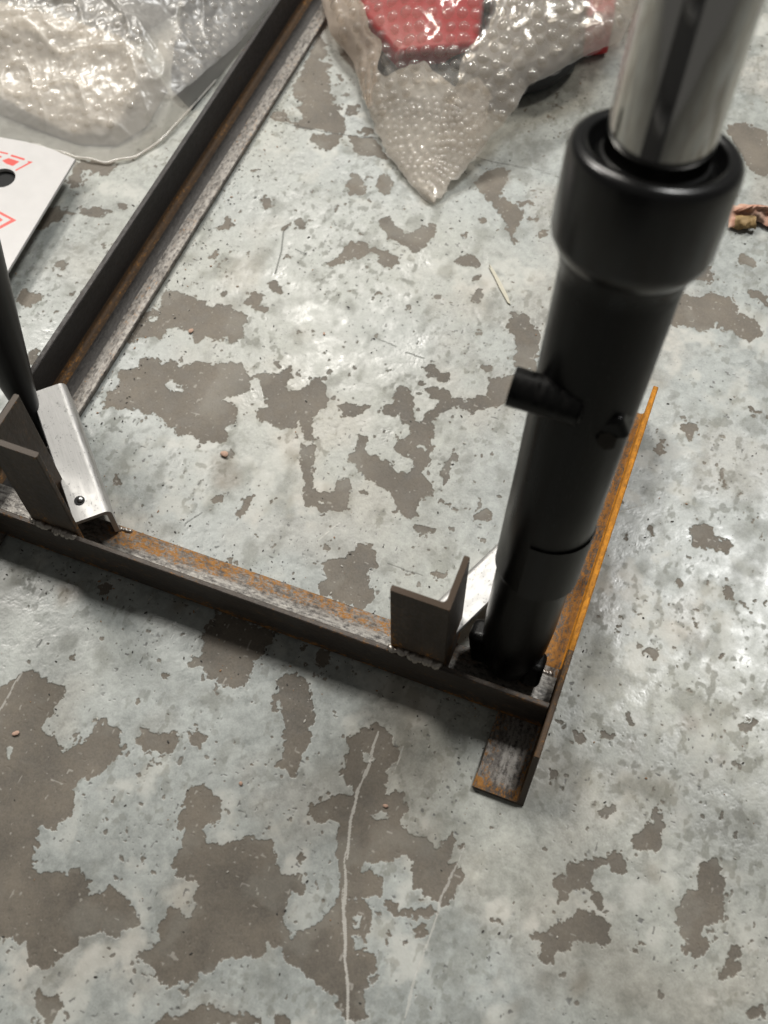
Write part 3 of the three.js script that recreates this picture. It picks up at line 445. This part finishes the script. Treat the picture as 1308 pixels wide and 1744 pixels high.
// ------------------------------------------------------------------ black lever leaning over the long rail
{
  const P0 = at(72, 752, 0.010), P1 = at(25, 645, 0.0465), dir = P1.clone().sub(P0).normalize();
  const lev = thing('black_lever', 'black tapered metal lever leaning over the long rail beside the white panel', 'lever', P0);
  const n = 16, prof = [], len = 0.17;
  const q = new THREE.Quaternion().setFromUnitVectors(Y, dir);
  const geo = new THREE.CylinderGeometry(1, 1, len, 28, n, false), p = geo.attributes.position;
  for (let i = 0; i < p.count; i++) { const t = (p.getY(i) + len / 2) / len, w = (0.0046 + 0.22 * t * len) * (t < 0.04 ? 0.6 + 10 * t : 1); p.setXYZ(i, p.getX(i) * w, p.getY(i) + len / 2, p.getZ(i) * w * 0.7); }
  geo.rotateY(-0.5); geo.applyQuaternion(q); geo.computeVertexNormals();
  mesh('lever_arm', creased(geo, 0.7), M({ color: lin(0.006, 0.006, 0.0064), roughness: 0.4, specularIntensity: 0.7 }), lev);
  const tip = new THREE.SphereGeometry(0.0042, 16, 10); tip.scale(1, 1, 0.7); mesh('lever_tip', tip, M({ color: lin(0.007, 0.007, 0.0072), roughness: 0.4 }), lev);
}

// ------------------------------------------------------------------ white panel with red print, standing proud of the floor
{
  const y = 0.018, N = 1024, PX0 = -0.53, PZ0 = -0.48, PW = 0.16, PD = 0.16;
  const buf = new Float32Array(N * N), t = (px, py) => { const p = at(px, py, y); return [(p.x - PX0) / PW * N, (p.z - PZ0) / PD * N]; };
  const marks = [[0, 0, 5.45, [-120, 1378, 75, 1422, 73, 1433, -120, 1390], [105, 1435, 230, 1472, 225, 1488, 100, 1450], [-60, 1447, 0, 1447, 20, 1455, 0, 1466, -60, 1460], [20, 1490, 80, 1468, 180, 1500, 120, 1540, 60, 1520], [255, 1495, 305, 1503, 150, 1585, 140, 1578, 265, 1510]],
    [0, 220, 3.964, [-60, 524, 110, 615, -60, 704, -60, 686, 75, 612, -60, 541], [-60, 560, 20, 612, -60, 665]]];
  for (const [ox, oy, s, ...polys] of marks) for (const f of polys) { const pts = []; for (let i = 0; i < f.length; i += 2) pts.push(t(ox + f[i] / s, oy + f[i + 1] / s)); fillPoly(buf, N, N, pts, 1); }
  boxBlur(buf, N, N, 2);
  const col = new Uint8Array(N * N * 4);
  for (let k = 0; k < N * N; k++) { const n = fbm((k % N) * 0.02, Math.floor(k / N) * 0.02, 3), w = 0.52 + 0.05 * (n - 0.5), m = clamp(buf[k] * 1.5); col[4 * k] = sByte(lerp(w, 0.60, m)); col[4 * k + 1] = sByte(lerp(w * 0.965, 0.045, m)); col[4 * k + 2] = sByte(lerp(w * 0.945, 0.03, m)); col[4 * k + 3] = 255; }
  const panel = thing('white_panel', 'white plastic panel with red diamond print and a round hole beside the long rail', 'panel');
  const c = [at(85, 253, y), at(127, 271, y), at(10, 465, y)];
  const pts = [[-0.515, -0.450], [-0.480, -0.4565], [-0.4492, -0.4605], [c[0].x, c[0].z], [c[1].x, c[1].z], [c[2].x, c[2].z], [-0.3985, -0.335], [-0.515, -0.335]];
  const sh = new THREE.Shape(pts.map(([x, z]) => new THREE.Vector2(x, -z)));
  const h = at(4, 303, y), hole = new THREE.Path(); hole.absellipse(h.x, -h.z, 0.0088, 0.0088, 0, Math.PI * 2, true); sh.holes.push(hole);
  const g = new THREE.ExtrudeGeometry(sh, { depth: 0.0016, bevelEnabled: true, bevelSize: 0.0004, bevelThickness: 0.0004, bevelSegments: 2, curveSegments: 32 }); g.rotateX(-Math.PI / 2); g.translate(0, y - 0.002, 0);
  const p = g.attributes.position, uv = g.attributes.uv; for (let i = 0; i < p.count; i++) uv.setXY(i, (p.getX(i) - PX0) / PW, (p.getZ(i) - PZ0) / PD);
  mesh('panel_sheet', g, M({ map: tex(col, N, N, true), roughness: 0.35 }), panel);
  const cup = new THREE.CylinderGeometry(0.0098, 0.0098, 0.012, 32); cup.translate(h.x, 0.0087, h.z); mesh('grommet', cup, M({ color: lin(0.006, 0.006, 0.006), roughness: 0.8 }), panel);
  for (const [x, z] of [[-0.50, -0.35], [-0.50, -0.44], [-0.425, -0.345]]) { const f = new RoundedBoxGeometry(0.012, 0.0148, 0.012, 2, 0.002); f.translate(x, 0.0079, z); mesh('standoff', f, M({ color: lin(0.02, 0.02, 0.02), roughness: 0.7 }), panel); }
}

// ------------------------------------------------------------------ bubble wrap and plastic
const filmMat = (through, rough, c = [0.86, 0.83, 0.79]) => M({ color: lin(...c), roughness: rough, transmission: through, thickness: 0, ior: 1.45, side: THREE.DoubleSide });
function gridGeo(fn, nu, nv) {
  const pos = [], uv = [], idx = [];
  for (let j = 0; j <= nv; j++) for (let i = 0; i <= nu; i++) { const p = fn(i / nu, j / nv); pos.push(p[0], p[1], p[2]); uv.push(i / nu, j / nv); }
  for (let j = 0; j < nv; j++) for (let i = 0; i < nu; i++) { const a = j * (nu + 1) + i; idx.push(a, a + 1, a + nu + 1, a + 1, a + nu + 2, a + nu + 1); }
  const g = new THREE.BufferGeometry(); g.setAttribute('position', new THREE.Float32BufferAttribute(pos, 3)); g.setAttribute('uv', new THREE.Float32BufferAttribute(uv, 2)); g.setIndex(idx); g.computeVertexNormals(); return g;
}
const pick = (tab, z) => { for (let i = 0; i + 1 < tab.length; i++) if (z <= tab[i][0] && z >= tab[i + 1][0]) { const k = (tab[i][0] - z) / (tab[i][0] - tab[i + 1][0]); return tab[i].map((v, m) => lerp(v, tab[i + 1][m], k)); } return z > tab[0][0] ? tab[0] : tab[tab.length - 1]; };
const dome = (() => { const g = new THREE.SphereGeometry(1, 12, 5, 0, Math.PI * 2, 0, Math.PI * 0.5); g.scale(1, 0.72, 1); g.deleteAttribute('uv'); return g; })();
function bubbles(height, inside, box, pitch, mat, parent, singles, jit = 0.5, low = 1) {
  const rest = [], list = []; let row = 0;
  for (let z = box[1]; z < box[3]; z += pitch * 0.866, row++) for (let x = box[0] + (row % 2) * pitch / 2; x < box[2]; x += pitch) {
    const xx = x + (vn(x * 60, z * 60) - 0.5) * pitch * jit, zz = z + (vn(x * 60 + 9, z * 60 + 4) - 0.5) * pitch * jit;
    if (!inside(xx, zz)) continue;
    const e = 0.0012, y = height(xx, zz), nrm = new THREE.Vector3(height(xx - e, zz) - height(xx + e, zz), 2 * e, height(xx, zz - e) - height(xx, zz + e)).normalize();
    const q = new THREE.Quaternion().setFromUnitVectors(Y, nrm), r = pitch * 0.44 * (0.82 + 0.3 * rnd()), flat = low * (rnd() < 0.16 ? 0.35 : 0.85 + 0.3 * rnd());
    list.push({ m: new THREE.Matrix4().compose(new THREE.Vector3(xx, y - 0.0002, zz), q, new THREE.Vector3(r, r * flat, r)), one: singles && singles(xx, zz) });
  }
  let n = 0;
  for (const b of list) { if (b.one && n < 280) { const k = mesh('bubble', dome, mat, parent); k.applyMatrix4(b.m); n++; } else rest.push(dome.clone().applyMatrix4(b.m)); }
  if (rest.length) { const k = mesh('bubbles', mergeGeometries(rest), mat, parent); k.userData.kind = 'stuff'; }
}
// --- right: cone of bubble wrap over red and grey parts
const edgeL = [[-0.5181, -0.1681, 0.001], [-0.528, -0.1889, 0.002], [-0.5514, -0.2173, 0.004], [-0.5835, -0.2431, 0.006], [-0.624, -0.2706, 0.008], [-0.6458, -0.2982, 0.010], [-0.6788, -0.319, 0.012], [-0.76, -0.345, 0.014], [-0.95, -0.37, 0.012]];
const edgeR = [[-0.5181, -0.1680, 0.001], [-0.5484, -0.1579, 0.010], [-0.5934, -0.1364, 0.030], [-0.6126, -0.1345, 0.035], [-0.6689, -0.0851, 0.045], [-0.7091, -0.0839, 0.050], [-0.80, -0.07, 0.052], [-0.95, -0.06, 0.05]];
function wrapY(x, z) {
  const a = pick(edgeL, z), b = pick(edgeR, z), u = clamp((x - a[1]) / (b[1] - a[1] || 1e-6)), t = smooth(0, 0.15, -0.519 - z);
  const fold = 0.0032 * (fbm(x * 70 + z * 30, z * 26, 3) - 0.5) + 0.0045 * (fbm(x * 26 + 5, z * 26 - x * 20, 2) - 0.5) * t + 0.0016 * (fbm(x * 260, z * 260, 2) - 0.5);
  return lerp(a[2], b[2], u) + (0.003 + 0.036 * t) * Math.pow(Math.max(0, Math.sin(Math.PI * u)), 0.7) + fold * (0.4 + t) + 0.0018;
}
const wrapIn = (x, z) => { if (z > -0.5195 || z < -0.86) return false; const a = pick(edgeL, z), b = pick(edgeR, z); return x > a[1] + 0.002 && x < b[1] - 0.002; };
const wrapGrid = (dy, z0, z1, ins, rag = 0) => gridGeo((u, v) => { const z = lerp(z0, z1 + rag * (fbm(u * 5 + 2, 3, 3) - 0.5) + rag * 0.25 * (u - 0.5), v), a = pick(edgeL, z), b = pick(edgeR, z); const j = (fbm(z * 220, 3, 2) - 0.5) * 0.004, k = (fbm(z * 260, 8, 2) - 0.5) * 0.005; const x = lerp(a[1] + ins + j, b[1] - ins + k, u); return [x, Math.max(0.0012, wrapY(x, z) - dy), z]; }, 70, 110);
const bubbleMat = M({ color: lin(0.88, 0.86, 0.83), roughness: 0.10, transmission: 0.94, thickness: 0, ior: 1.42 });
const wrap = thing('bubble_wrap', 'crumpled clear bubble wrap tapering to a point, with red showing through', 'bubble wrap');
mesh('film', wrapGrid(0, -0.5182, -0.90, 0), filmMat(0.93, 0.12), wrap);
bubbles(wrapY, (x, z) => wrapIn(x, z) && z < -0.583 + 0.02 * (fbm(x * 40, z * 40, 2) - 0.5), [-0.36, -0.84, -0.05, -0.52], 0.0098, bubbleMat, wrap, (x, z) => z > -0.72 && z < -0.60 && x > -0.30 && x < -0.165);
{
  const m = mesh('folded_film', wrapGrid(0.0026, -0.5186, -0.590, 0.001, 0.05), filmMat(0.46, 0.28, [0.84, 0.82, 0.79]), wrap); m.userData.label = 'folded cloudy layers of film under the tip';
  const inner = (x, z) => wrapIn(x, z) && z > -0.585;
  bubbles((x, z) => wrapY(x, z), inner, [-0.36, -0.62, -0.05, -0.52], 0.0052, filmMat(0.88, 0.12, [0.90, 0.88, 0.85]), m, null, 2.4, 0.5);
}
{
  const edge = gridGeo((u, v) => { const z = lerp(-0.585, -0.90, v), a = pick(edgeL, z), b = pick(edgeR, z), w = 0.019 * smooth(0, 0.15, v) + 0.012 * fbm(z * 60, 2, 2), x = a[1] + 0.001 + w * u; return [x, Math.max(0.001, wrapY(x, z) - 0.0016 - 0.0012 * Math.abs(Math.sin(u * 9 + z * 90))), z]; }, 24, 90);
  mesh('folded_film', edge, filmMat(0.35, 0.35, [0.80, 0.71, 0.64]), wrap);
  const side = gridGeo((u, v) => { const z = lerp(-0.556, -0.86, v), a = pick(edgeL, z), b = pick(edgeR, z), u0 = 0.62 + 0.16 * (fbm(z * 40, 6, 3) - 0.5), x = lerp(lerp(a[1], b[1], u0), b[1] - 0.001, u); return [x, wrapY(x, z) - 0.0018 - 0.0012 * fbm(x * 200, z * 200, 2), z]; }, 50, 110);
  mesh('folded_film', side, filmMat(0.74, 0.2, [0.88, 0.86, 0.83]), wrap);
}
function slab(name, label, cat, pixels, yTop, yBot, mat, bevel = 0.004) {
  const pts = pixels.map(([px, py]) => at(px, py, yTop)), sh = new THREE.Shape(pts.map((p) => new THREE.Vector2(p.x, -p.z)));
  const g = new THREE.ExtrudeGeometry(sh, { depth: yTop - yBot - 2 * bevel, bevelEnabled: true, bevelSize: bevel, bevelThickness: bevel, bevelSegments: 4, bevelOffset: -bevel }); g.rotateX(-Math.PI / 2); g.translate(0, yBot + bevel, 0);
  return lone(name, creased(g, 0.5), mat, label, cat);
}
const redMat = M({ color: lin(0.40, 0.005, 0.013), roughness: 0.35 });
slab('red_plastic_part', 'red plastic part showing through the bubble wrap over the floor crack', 'plastic part', [[612, -60], [612, 14], [678, 88], [814, 72], [824, 0], [832, -60]], 0.036, 0.001, redMat, 0.005);
slab('red_plastic_part', 'red plastic part under the bubble wrap edge, behind the chrome tube', 'plastic part', [[1000, -60], [1004, 26], [1048, 20], [1058, -60]], 0.038, 0.001, M({ color: lin(0.55, 0.03, 0.035), roughness: 0.4 }), 0.004);
slab('grey_metal_part', 'silver grey metal part between two red parts under the bubble wrap', 'metal part', [[836, -60], [836, 20], [800, 90], [880, 120], [985, 70], [1000, -60]], 0.030, 0.001, M({ color: lin(0.15, 0.16, 0.17), metalness: 0.5, roughness: 0.45 }), 0.004);
slab('dark_metal_part', 'dark grey flat part under the bubble wrap beside the red plastic', 'metal part', [[640, 80], [668, 150], [720, 165], [790, 150], [830, 110], [800, 96], [700, 100]], 0.022, 0.001, M({ color: lin(0.075, 0.085, 0.09), roughness: 0.5 }), 0.003);
{
  const g = new THREE.TorusGeometry(0.046, 0.016, 20, 64); g.rotateX(Math.PI / 2); g.scale(1, 0.9, 1);
  const p = at(952, 148, 0.004), c = new THREE.Vector3(p.x - 0.0545, 0.0148, p.z - 0.028);
  lone('rubber_ring', g, M({ color: lin(0.012, 0.013, 0.016), roughness: 0.6 }), 'black rubber ring lying flat under the bubble wrap edge', 'rubber ring', c);
}
// --- left: clear bag with wrapped parcels in it
const frontEdge = [[-0.60, -0.4600], [-0.5164, -0.4660], [-0.48, -0.4700], [-0.4539, -0.4745], [-0.4219, -0.4742], [-0.3982, -0.4765], [-0.3826, -0.4870], [-0.3722, -0.5070], [-0.3671, -0.5345], [-0.3639, -0.5620], [-0.3592, -0.6080], [-0.3560, -0.6800], [-0.3540, -0.95]];
const zf = (x) => { for (let i = 0; i + 1 < frontEdge.length; i++) if (x >= frontEdge[i][0] && x <= frontEdge[i + 1][0]) return lerp(frontEdge[i][1], frontEdge[i + 1][1], (x - frontEdge[i][0]) / (frontEdge[i + 1][0] - frontEdge[i][0])); return x < frontEdge[0][0] ? frontEdge[0][1] : -0.95; };
function bagY(x, z, k = 1) {
  const d = Math.max(0, Math.min(zf(x) - z, (-0.3535 - x) * 1.6)), rise = 1 - Math.exp(-d / 0.030);
  const ridge = (n, p) => Math.pow(1 - Math.abs(2 * n - 1), p);
  const f1 = fbm(x * 11 + z * 6, z * 17 + x * 5, 2) - 0.5, c1 = ridge(vn(x * 17 + z * 11 + 4, z * 30 - x * 16), 5), c2 = ridge(vn(x * 34 - z * 30 + 9, z * 26 + x * 22 + 3), 7), f3 = fbm(x * 90, z * 120 + x * 60, 2) - 0.5;
  return 0.0012 + rise * (0.024 + 0.020 * smooth(0.02, 0.14, d) + 0.022 * f1 * k + 0.0034 * c1 + 0.0024 * c2 + 0.0022 * f3 + 0.0011 * (fbm(x * 300 + 8, z * 330, 2) - 0.5));
}
const bagGrid = gridGeo((u, v) => { const x = lerp(-0.60, -0.3548, Math.pow(u, 0.8)), z1 = zf(x), z = lerp(z1, -0.93, Math.pow(v, 1.35)); return [x, bagY(x, z), z]; }, 240, 280);
const bag = thing('plastic_bag', 'loose clear plastic bag lying between the white panel and the long rail', 'plastic bag');
mesh('film', bagGrid, filmMat(0.80, 0.28, [0.91, 0.885, 0.85]), bag);
{
  // rolled hem along the open edge
  const pts = []; for (let i = 0; i <= 60; i++) { const x = lerp(-0.56, -0.362, i / 60); pts.push(new THREE.Vector3(x, 0.0022 + 0.0006 * Math.sin(i), zf(x) + 0.0004)); }
  mesh('hem', new THREE.TubeGeometry(new THREE.CatmullRomCurve3(pts), 160, 0.0008, 8), filmMat(0.55, 0.15, [0.9, 0.87, 0.83]), bag);
}
function parcel(name, label, poly, lift, core, mat2, pitch) {
  const inside = (x, z) => { let c = false; for (let i = 0, j = poly.length - 1; i < poly.length; j = i++) { const [a, b] = poly[i], [e, f] = poly[j]; if ((b > z) !== (f > z) && x < (e - a) * (z - b) / (f - b) + a) c = !c; } return c; };
  const edgeD = (x, z) => { let m = 1; for (let i = 0, j = poly.length - 1; i < poly.length; j = i++) { const [a, b] = poly[i], [e, f] = poly[j], t = clamp(((x - a) * (e - a) + (z - b) * (f - b)) / ((e - a) ** 2 + (f - b) ** 2)); m = Math.min(m, Math.hypot(x - a - t * (e - a), z - b - t * (f - b))); } return m; };
  const hgt = (x, z) => Math.max(0.0006, Math.min(bagY(x, z) - 0.0034, 0.0006 + (inside(x, z) ? lift * (1 - Math.exp(-edgeD(x, z) / 0.009)) : 0) * (0.8 + 0.5 * fbm(x * 45, z * 45, 2))));
  const t = thing(name, label, 'parcel');
  // fan mesh from centre outwards
  const cx = poly.reduce((s, p) => s + p[0], 0) / poly.length, cz = poly.reduce((s, p) => s + p[1], 0) / poly.length, per = poly.length;
  const g = gridGeo((u, v) => { const f = u * per, i = Math.floor(f) % per, k = f - Math.floor(f), a = poly[i], b = poly[(i + 1) % per], ex = lerp(a[0], b[0], k), ez = lerp(a[1], b[1], k), x = lerp(ex, cx, v * 0.999), z = lerp(ez, cz, v * 0.999); return [x, v === 0 ? 0.0006 : hgt(x, z), z]; }, per * 9, 26);
  mesh('wrapped_core', g, core, t);
  bubbles((x, z) => bagY(x, z) - 0.0012, (x, z) => inside(x, z) && edgeD(x, z) > 0.003, [-0.60, -0.90, -0.34, -0.45], pitch, mat2, t, null, 0.9, 0.62);
}
const paleBubble = filmMat(0.86, 0.12, [0.90, 0.88, 0.85]);
parcel('wrapped_parcel', 'pale bubble wrapped parcel inside the clear bag, behind the white panel', [[-0.60, -0.500], [-0.52, -0.497], [-0.455, -0.489], [-0.425, -0.487], [-0.400, -0.495], [-0.388, -0.520], [-0.392, -0.560], [-0.43, -0.585], [-0.60, -0.585]], 0.034, M({ color: lin(0.55, 0.52, 0.47), roughness: 0.5, side: THREE.DoubleSide }), paleBubble, 0.0085);
parcel('wrapped_parcel', 'grey bubble wrapped parcel at the back of the clear bag', [[-0.60, -0.62], [-0.50, -0.612], [-0.44, -0.60], [-0.425, -0.64], [-0.45, -0.72], [-0.60, -0.74]], 0.042, M({ color: lin(0.21, 0.20, 0.18), roughness: 0.55, side: THREE.DoubleSide }), paleBubble, 0.0085);
parcel('wrapped_parcel', 'dark bubble wrapped parcel inside the clear bag, against the long rail', [[-0.3650, -0.546], [-0.390, -0.562], [-0.400, -0.595], [-0.418, -0.640], [-0.432, -0.72], [-0.40, -0.78], [-0.3575, -0.78], [-0.3568, -0.66]], 0.060, M({ color: lin(0.022, 0.025, 0.026), roughness: 0.5, side: THREE.DoubleSide }), paleBubble, 0.0075);

// ------------------------------------------------------------------ dark tool cabinet behind the camera, mirrored as a dark stripe in the chrome tube
{
  const cab = thing('tool_cabinet', 'black steel tool cabinet standing on the floor facing the front bar', 'cabinet', new THREE.Vector3(-0.16, 0, 0.78));
  const paint = M({ color: lin(0.014, 0.014, 0.015), roughness: 0.45 }), grip = M({ color: lin(0.2, 0.2, 0.2), metalness: 1, roughness: 0.35 });
  const body = new RoundedBoxGeometry(0.62, 0.78, 0.40, 3, 0.008); body.translate(0, 0.47, 0); mesh('cabinet_body', body, paint, cab);
  for (let i = 0; i < 5; i++) { const d = new RoundedBoxGeometry(0.58, 0.135, 0.014, 2, 0.004); d.translate(0, 0.165 + i * 0.15, -0.205); const dr = mesh('drawer', d, paint, cab); const h = new RoundedBoxGeometry(0.40, 0.012, 0.012, 2, 0.004); h.translate(0, 0.215 + i * 0.15, -0.217); mesh('handle', h, grip, dr); }
  for (const [x, z] of [[-0.27, -0.16], [0.27, -0.16], [-0.27, 0.16], [0.27, 0.16]]) { const c = new THREE.CylinderGeometry(0.04, 0.04, 0.025, 24); c.rotateZ(Math.PI / 2); c.translate(x, 0.0402, z); mesh('castor', c, M({ color: lin(0.015, 0.015, 0.015), roughness: 0.7 }), cab); }
}

// ------------------------------------------------------------------ small litter on the floor
function rock(r, k) { const g = mergeVertices(new THREE.IcosahedronGeometry(r, 1).deleteAttribute('uv').deleteAttribute('normal')), p = g.attributes.position; for (let i = 0; i < p.count; i++) { const f = 0.7 + 0.6 * vn(p.getX(i) * 900 + k * 7, p.getY(i) * 900 + p.getZ(i) * 700); p.setXYZ(i, p.getX(i) * f * 1.3, p.getY(i) * f * 0.55, p.getZ(i) * f); } const n = g.toNonIndexed(); n.computeVertexNormals(); n.computeBoundingBox(); n.translate(0, -n.boundingBox.min.y, 0); return n; }
const chipMat = M({ color: lin(0.44, 0.29, 0.22), roughness: 0.85 });
[[383, 775, 0.0034, 'largest pink brick chip, on the floor between the big bare patch and the front bar'], [326, 565, 0.0022, 'small pink brick chip at the edge of a bare floor patch near the long rail'], [410, 1335, 0.0016, 'tiny pink brick chip on grey paint in front of the front bar'], [27, 1250, 0.0024, 'pink brick chip lying on the large bare patch before the front bar'], [552, 569, 0.0013, 'tiny orange crumb on the pale paint beside the long rail'], [657, 1373, 0.0016, 'orange crumb on the bare patch beside the long white scratch']].forEach(([px, py, r, label], i) => {
  const m = lone('brick_chip', rock(r * 0.6, i + 1), chipMat, label, 'chip', at(px, py, 0)); m.rotation.y = i * 1.3; m.position.y = 0.0002;
});
{
  const a = at(833, 452, 0), b = at(868, 520, 0), mid = a.clone().add(b).multiplyScalar(0.5), L = a.distanceTo(b);
  const sh = new THREE.Shape([[-L / 2, 0.0002], [-L * 0.3, 0.0011], [0, 0.0014], [L * 0.3, 0.0013], [L / 2, 0.0004], [L * 0.45, -0.0006], [0.1 * L, -0.001], [-0.2 * L, -0.0007], [-0.44 * L, -0.0010], [-0.40 * L, -0.0002]].map(([x, y]) => new THREE.Vector2(x, y)));
  const g = new THREE.ExtrudeGeometry(sh, { depth: 0.0007, bevelEnabled: true, bevelSize: 0.0002, bevelThickness: 0.0002, bevelSegments: 1 }); g.rotateX(-Math.PI / 2); g.translate(0, 0.0004, 0);
  const m = lone('wood_splinter', g, M({ color: lin(0.52, 0.49, 0.40), roughness: 0.8 }), 'pale wood splinter lying on the floor left of the fork collar', 'splinter', mid); m.rotation.y = -Math.atan2(b.z - a.z, b.x - a.x); m.userData.label = 'pale wood splinter lying on the floor between bubble wrap and fork leg';
}
{
  const c = at(1283, 372, 0);
  const g = gridGeo((u, v) => { const x = (u - 0.5) * 0.036, z = (v - 0.5) * 0.018, n = fbm(u * 4 + 3, v * 4, 3); return [x + 0.004 * (fbm(u * 6, v * 6 + 9, 2) - 0.5), 0.0008 + 0.012 * Math.sin(Math.PI * clamp(u * 0.8 + 0.1)) * (0.35 + 1.1 * n) * Math.sin(Math.PI * clamp(v * 0.9 + 0.02)) , z + 0.006 * (n - 0.5) * 2]; }, 30, 20);
  const cols = []; const pa = g.attributes.position; for (let i = 0; i < pa.count; i++) { const n = fbm(pa.getX(i) * 160 + 5, pa.getZ(i) * 160, 3), k = smooth(0.35, 0.7, n); cols.push(lerp(0.44, 0.50, k), lerp(0.23, 0.33, k), lerp(0.16, 0.25, k)); }
  g.setAttribute('color', new THREE.Float32BufferAttribute(cols, 3));
  const t = thing('paper_scrap', 'crumpled pink and tan paper scrap on the floor behind the fork collar', 'paper scrap', c); t.rotation.y = 0.3;
  mesh('pink_side', g, M({ vertexColors: true, roughness: 0.75, side: THREE.DoubleSide }), t);
  const g2 = gridGeo((u, v) => { const a = lerp(-0.6, 2.2, v), r = 0.0034 + 0.0030 * (fbm(u * 4, v * 3, 2) - 0.2); return [-0.0150 + 0.012 * u + 0.004 * v * (u - 0.4) + 0.002 * fbm(v * 5, u * 3, 2), Math.max(0.0006, 0.0038 + r * Math.cos(a)), 0.0070 + 1.3 * r * Math.sin(a)]; }, 14, 16);
  mesh('tan_curl', g2, M({ color: lin(0.26, 0.17, 0.07), roughness: 0.7, side: THREE.DoubleSide }), t);
}
{
  // dust grains and metal filings scattered over the floor
  const grain = rock(0.00032, 3), n = 2600, im = new THREE.InstancedMesh(grain, M({ color: lin(1, 1, 1), roughness: 0.8 }), n), m4 = new THREE.Matrix4(), q = new THREE.Quaternion();
  for (let i = 0; i < n; i++) {
    let x = lerp(-0.58, 0.19, rnd()), z = lerp(-0.84, 0.05, rnd());
    if (i % 5 < 2) { const k = rnd(), d = Math.pow(rnd(), 2) * 0.03 + 0.001; if (i % 5 === 0) { x = lerp(-0.30, 0.0, k); z = rnd() < 0.5 ? BAR_Z + d : BAR_Z - 0.0275 - d; } else { z = lerp(-0.62, -0.2, k); x = RAIL_L + 0.0275 + d; } }
    const f = 0.45 + 1.3 * Math.pow(rnd(), 3); q.setFromAxisAngle(Y, rnd() * 6.28);
    m4.compose(new THREE.Vector3(x, 0.0001, z), q, new THREE.Vector3(f * (1 + rnd()), f, f)); im.setMatrixAt(i, m4);
    const t = rnd(); im.setColorAt(i, t < 0.6 ? lin(0.05, 0.046, 0.04) : t < 0.85 ? lin(0.42, 0.40, 0.36) : lin(0.26, 0.15, 0.08));
  }
  im.name = 'floor_grit'; im.userData = { kind: 'stuff', label: 'fine dark grit and dust scattered over the floor', category: 'grit' }; scene.add(im);
}
scene.traverse((o) => { if (o.isMesh) o.castShadow = o.receiveShadow = true; });
renderer.render(scene, camera);
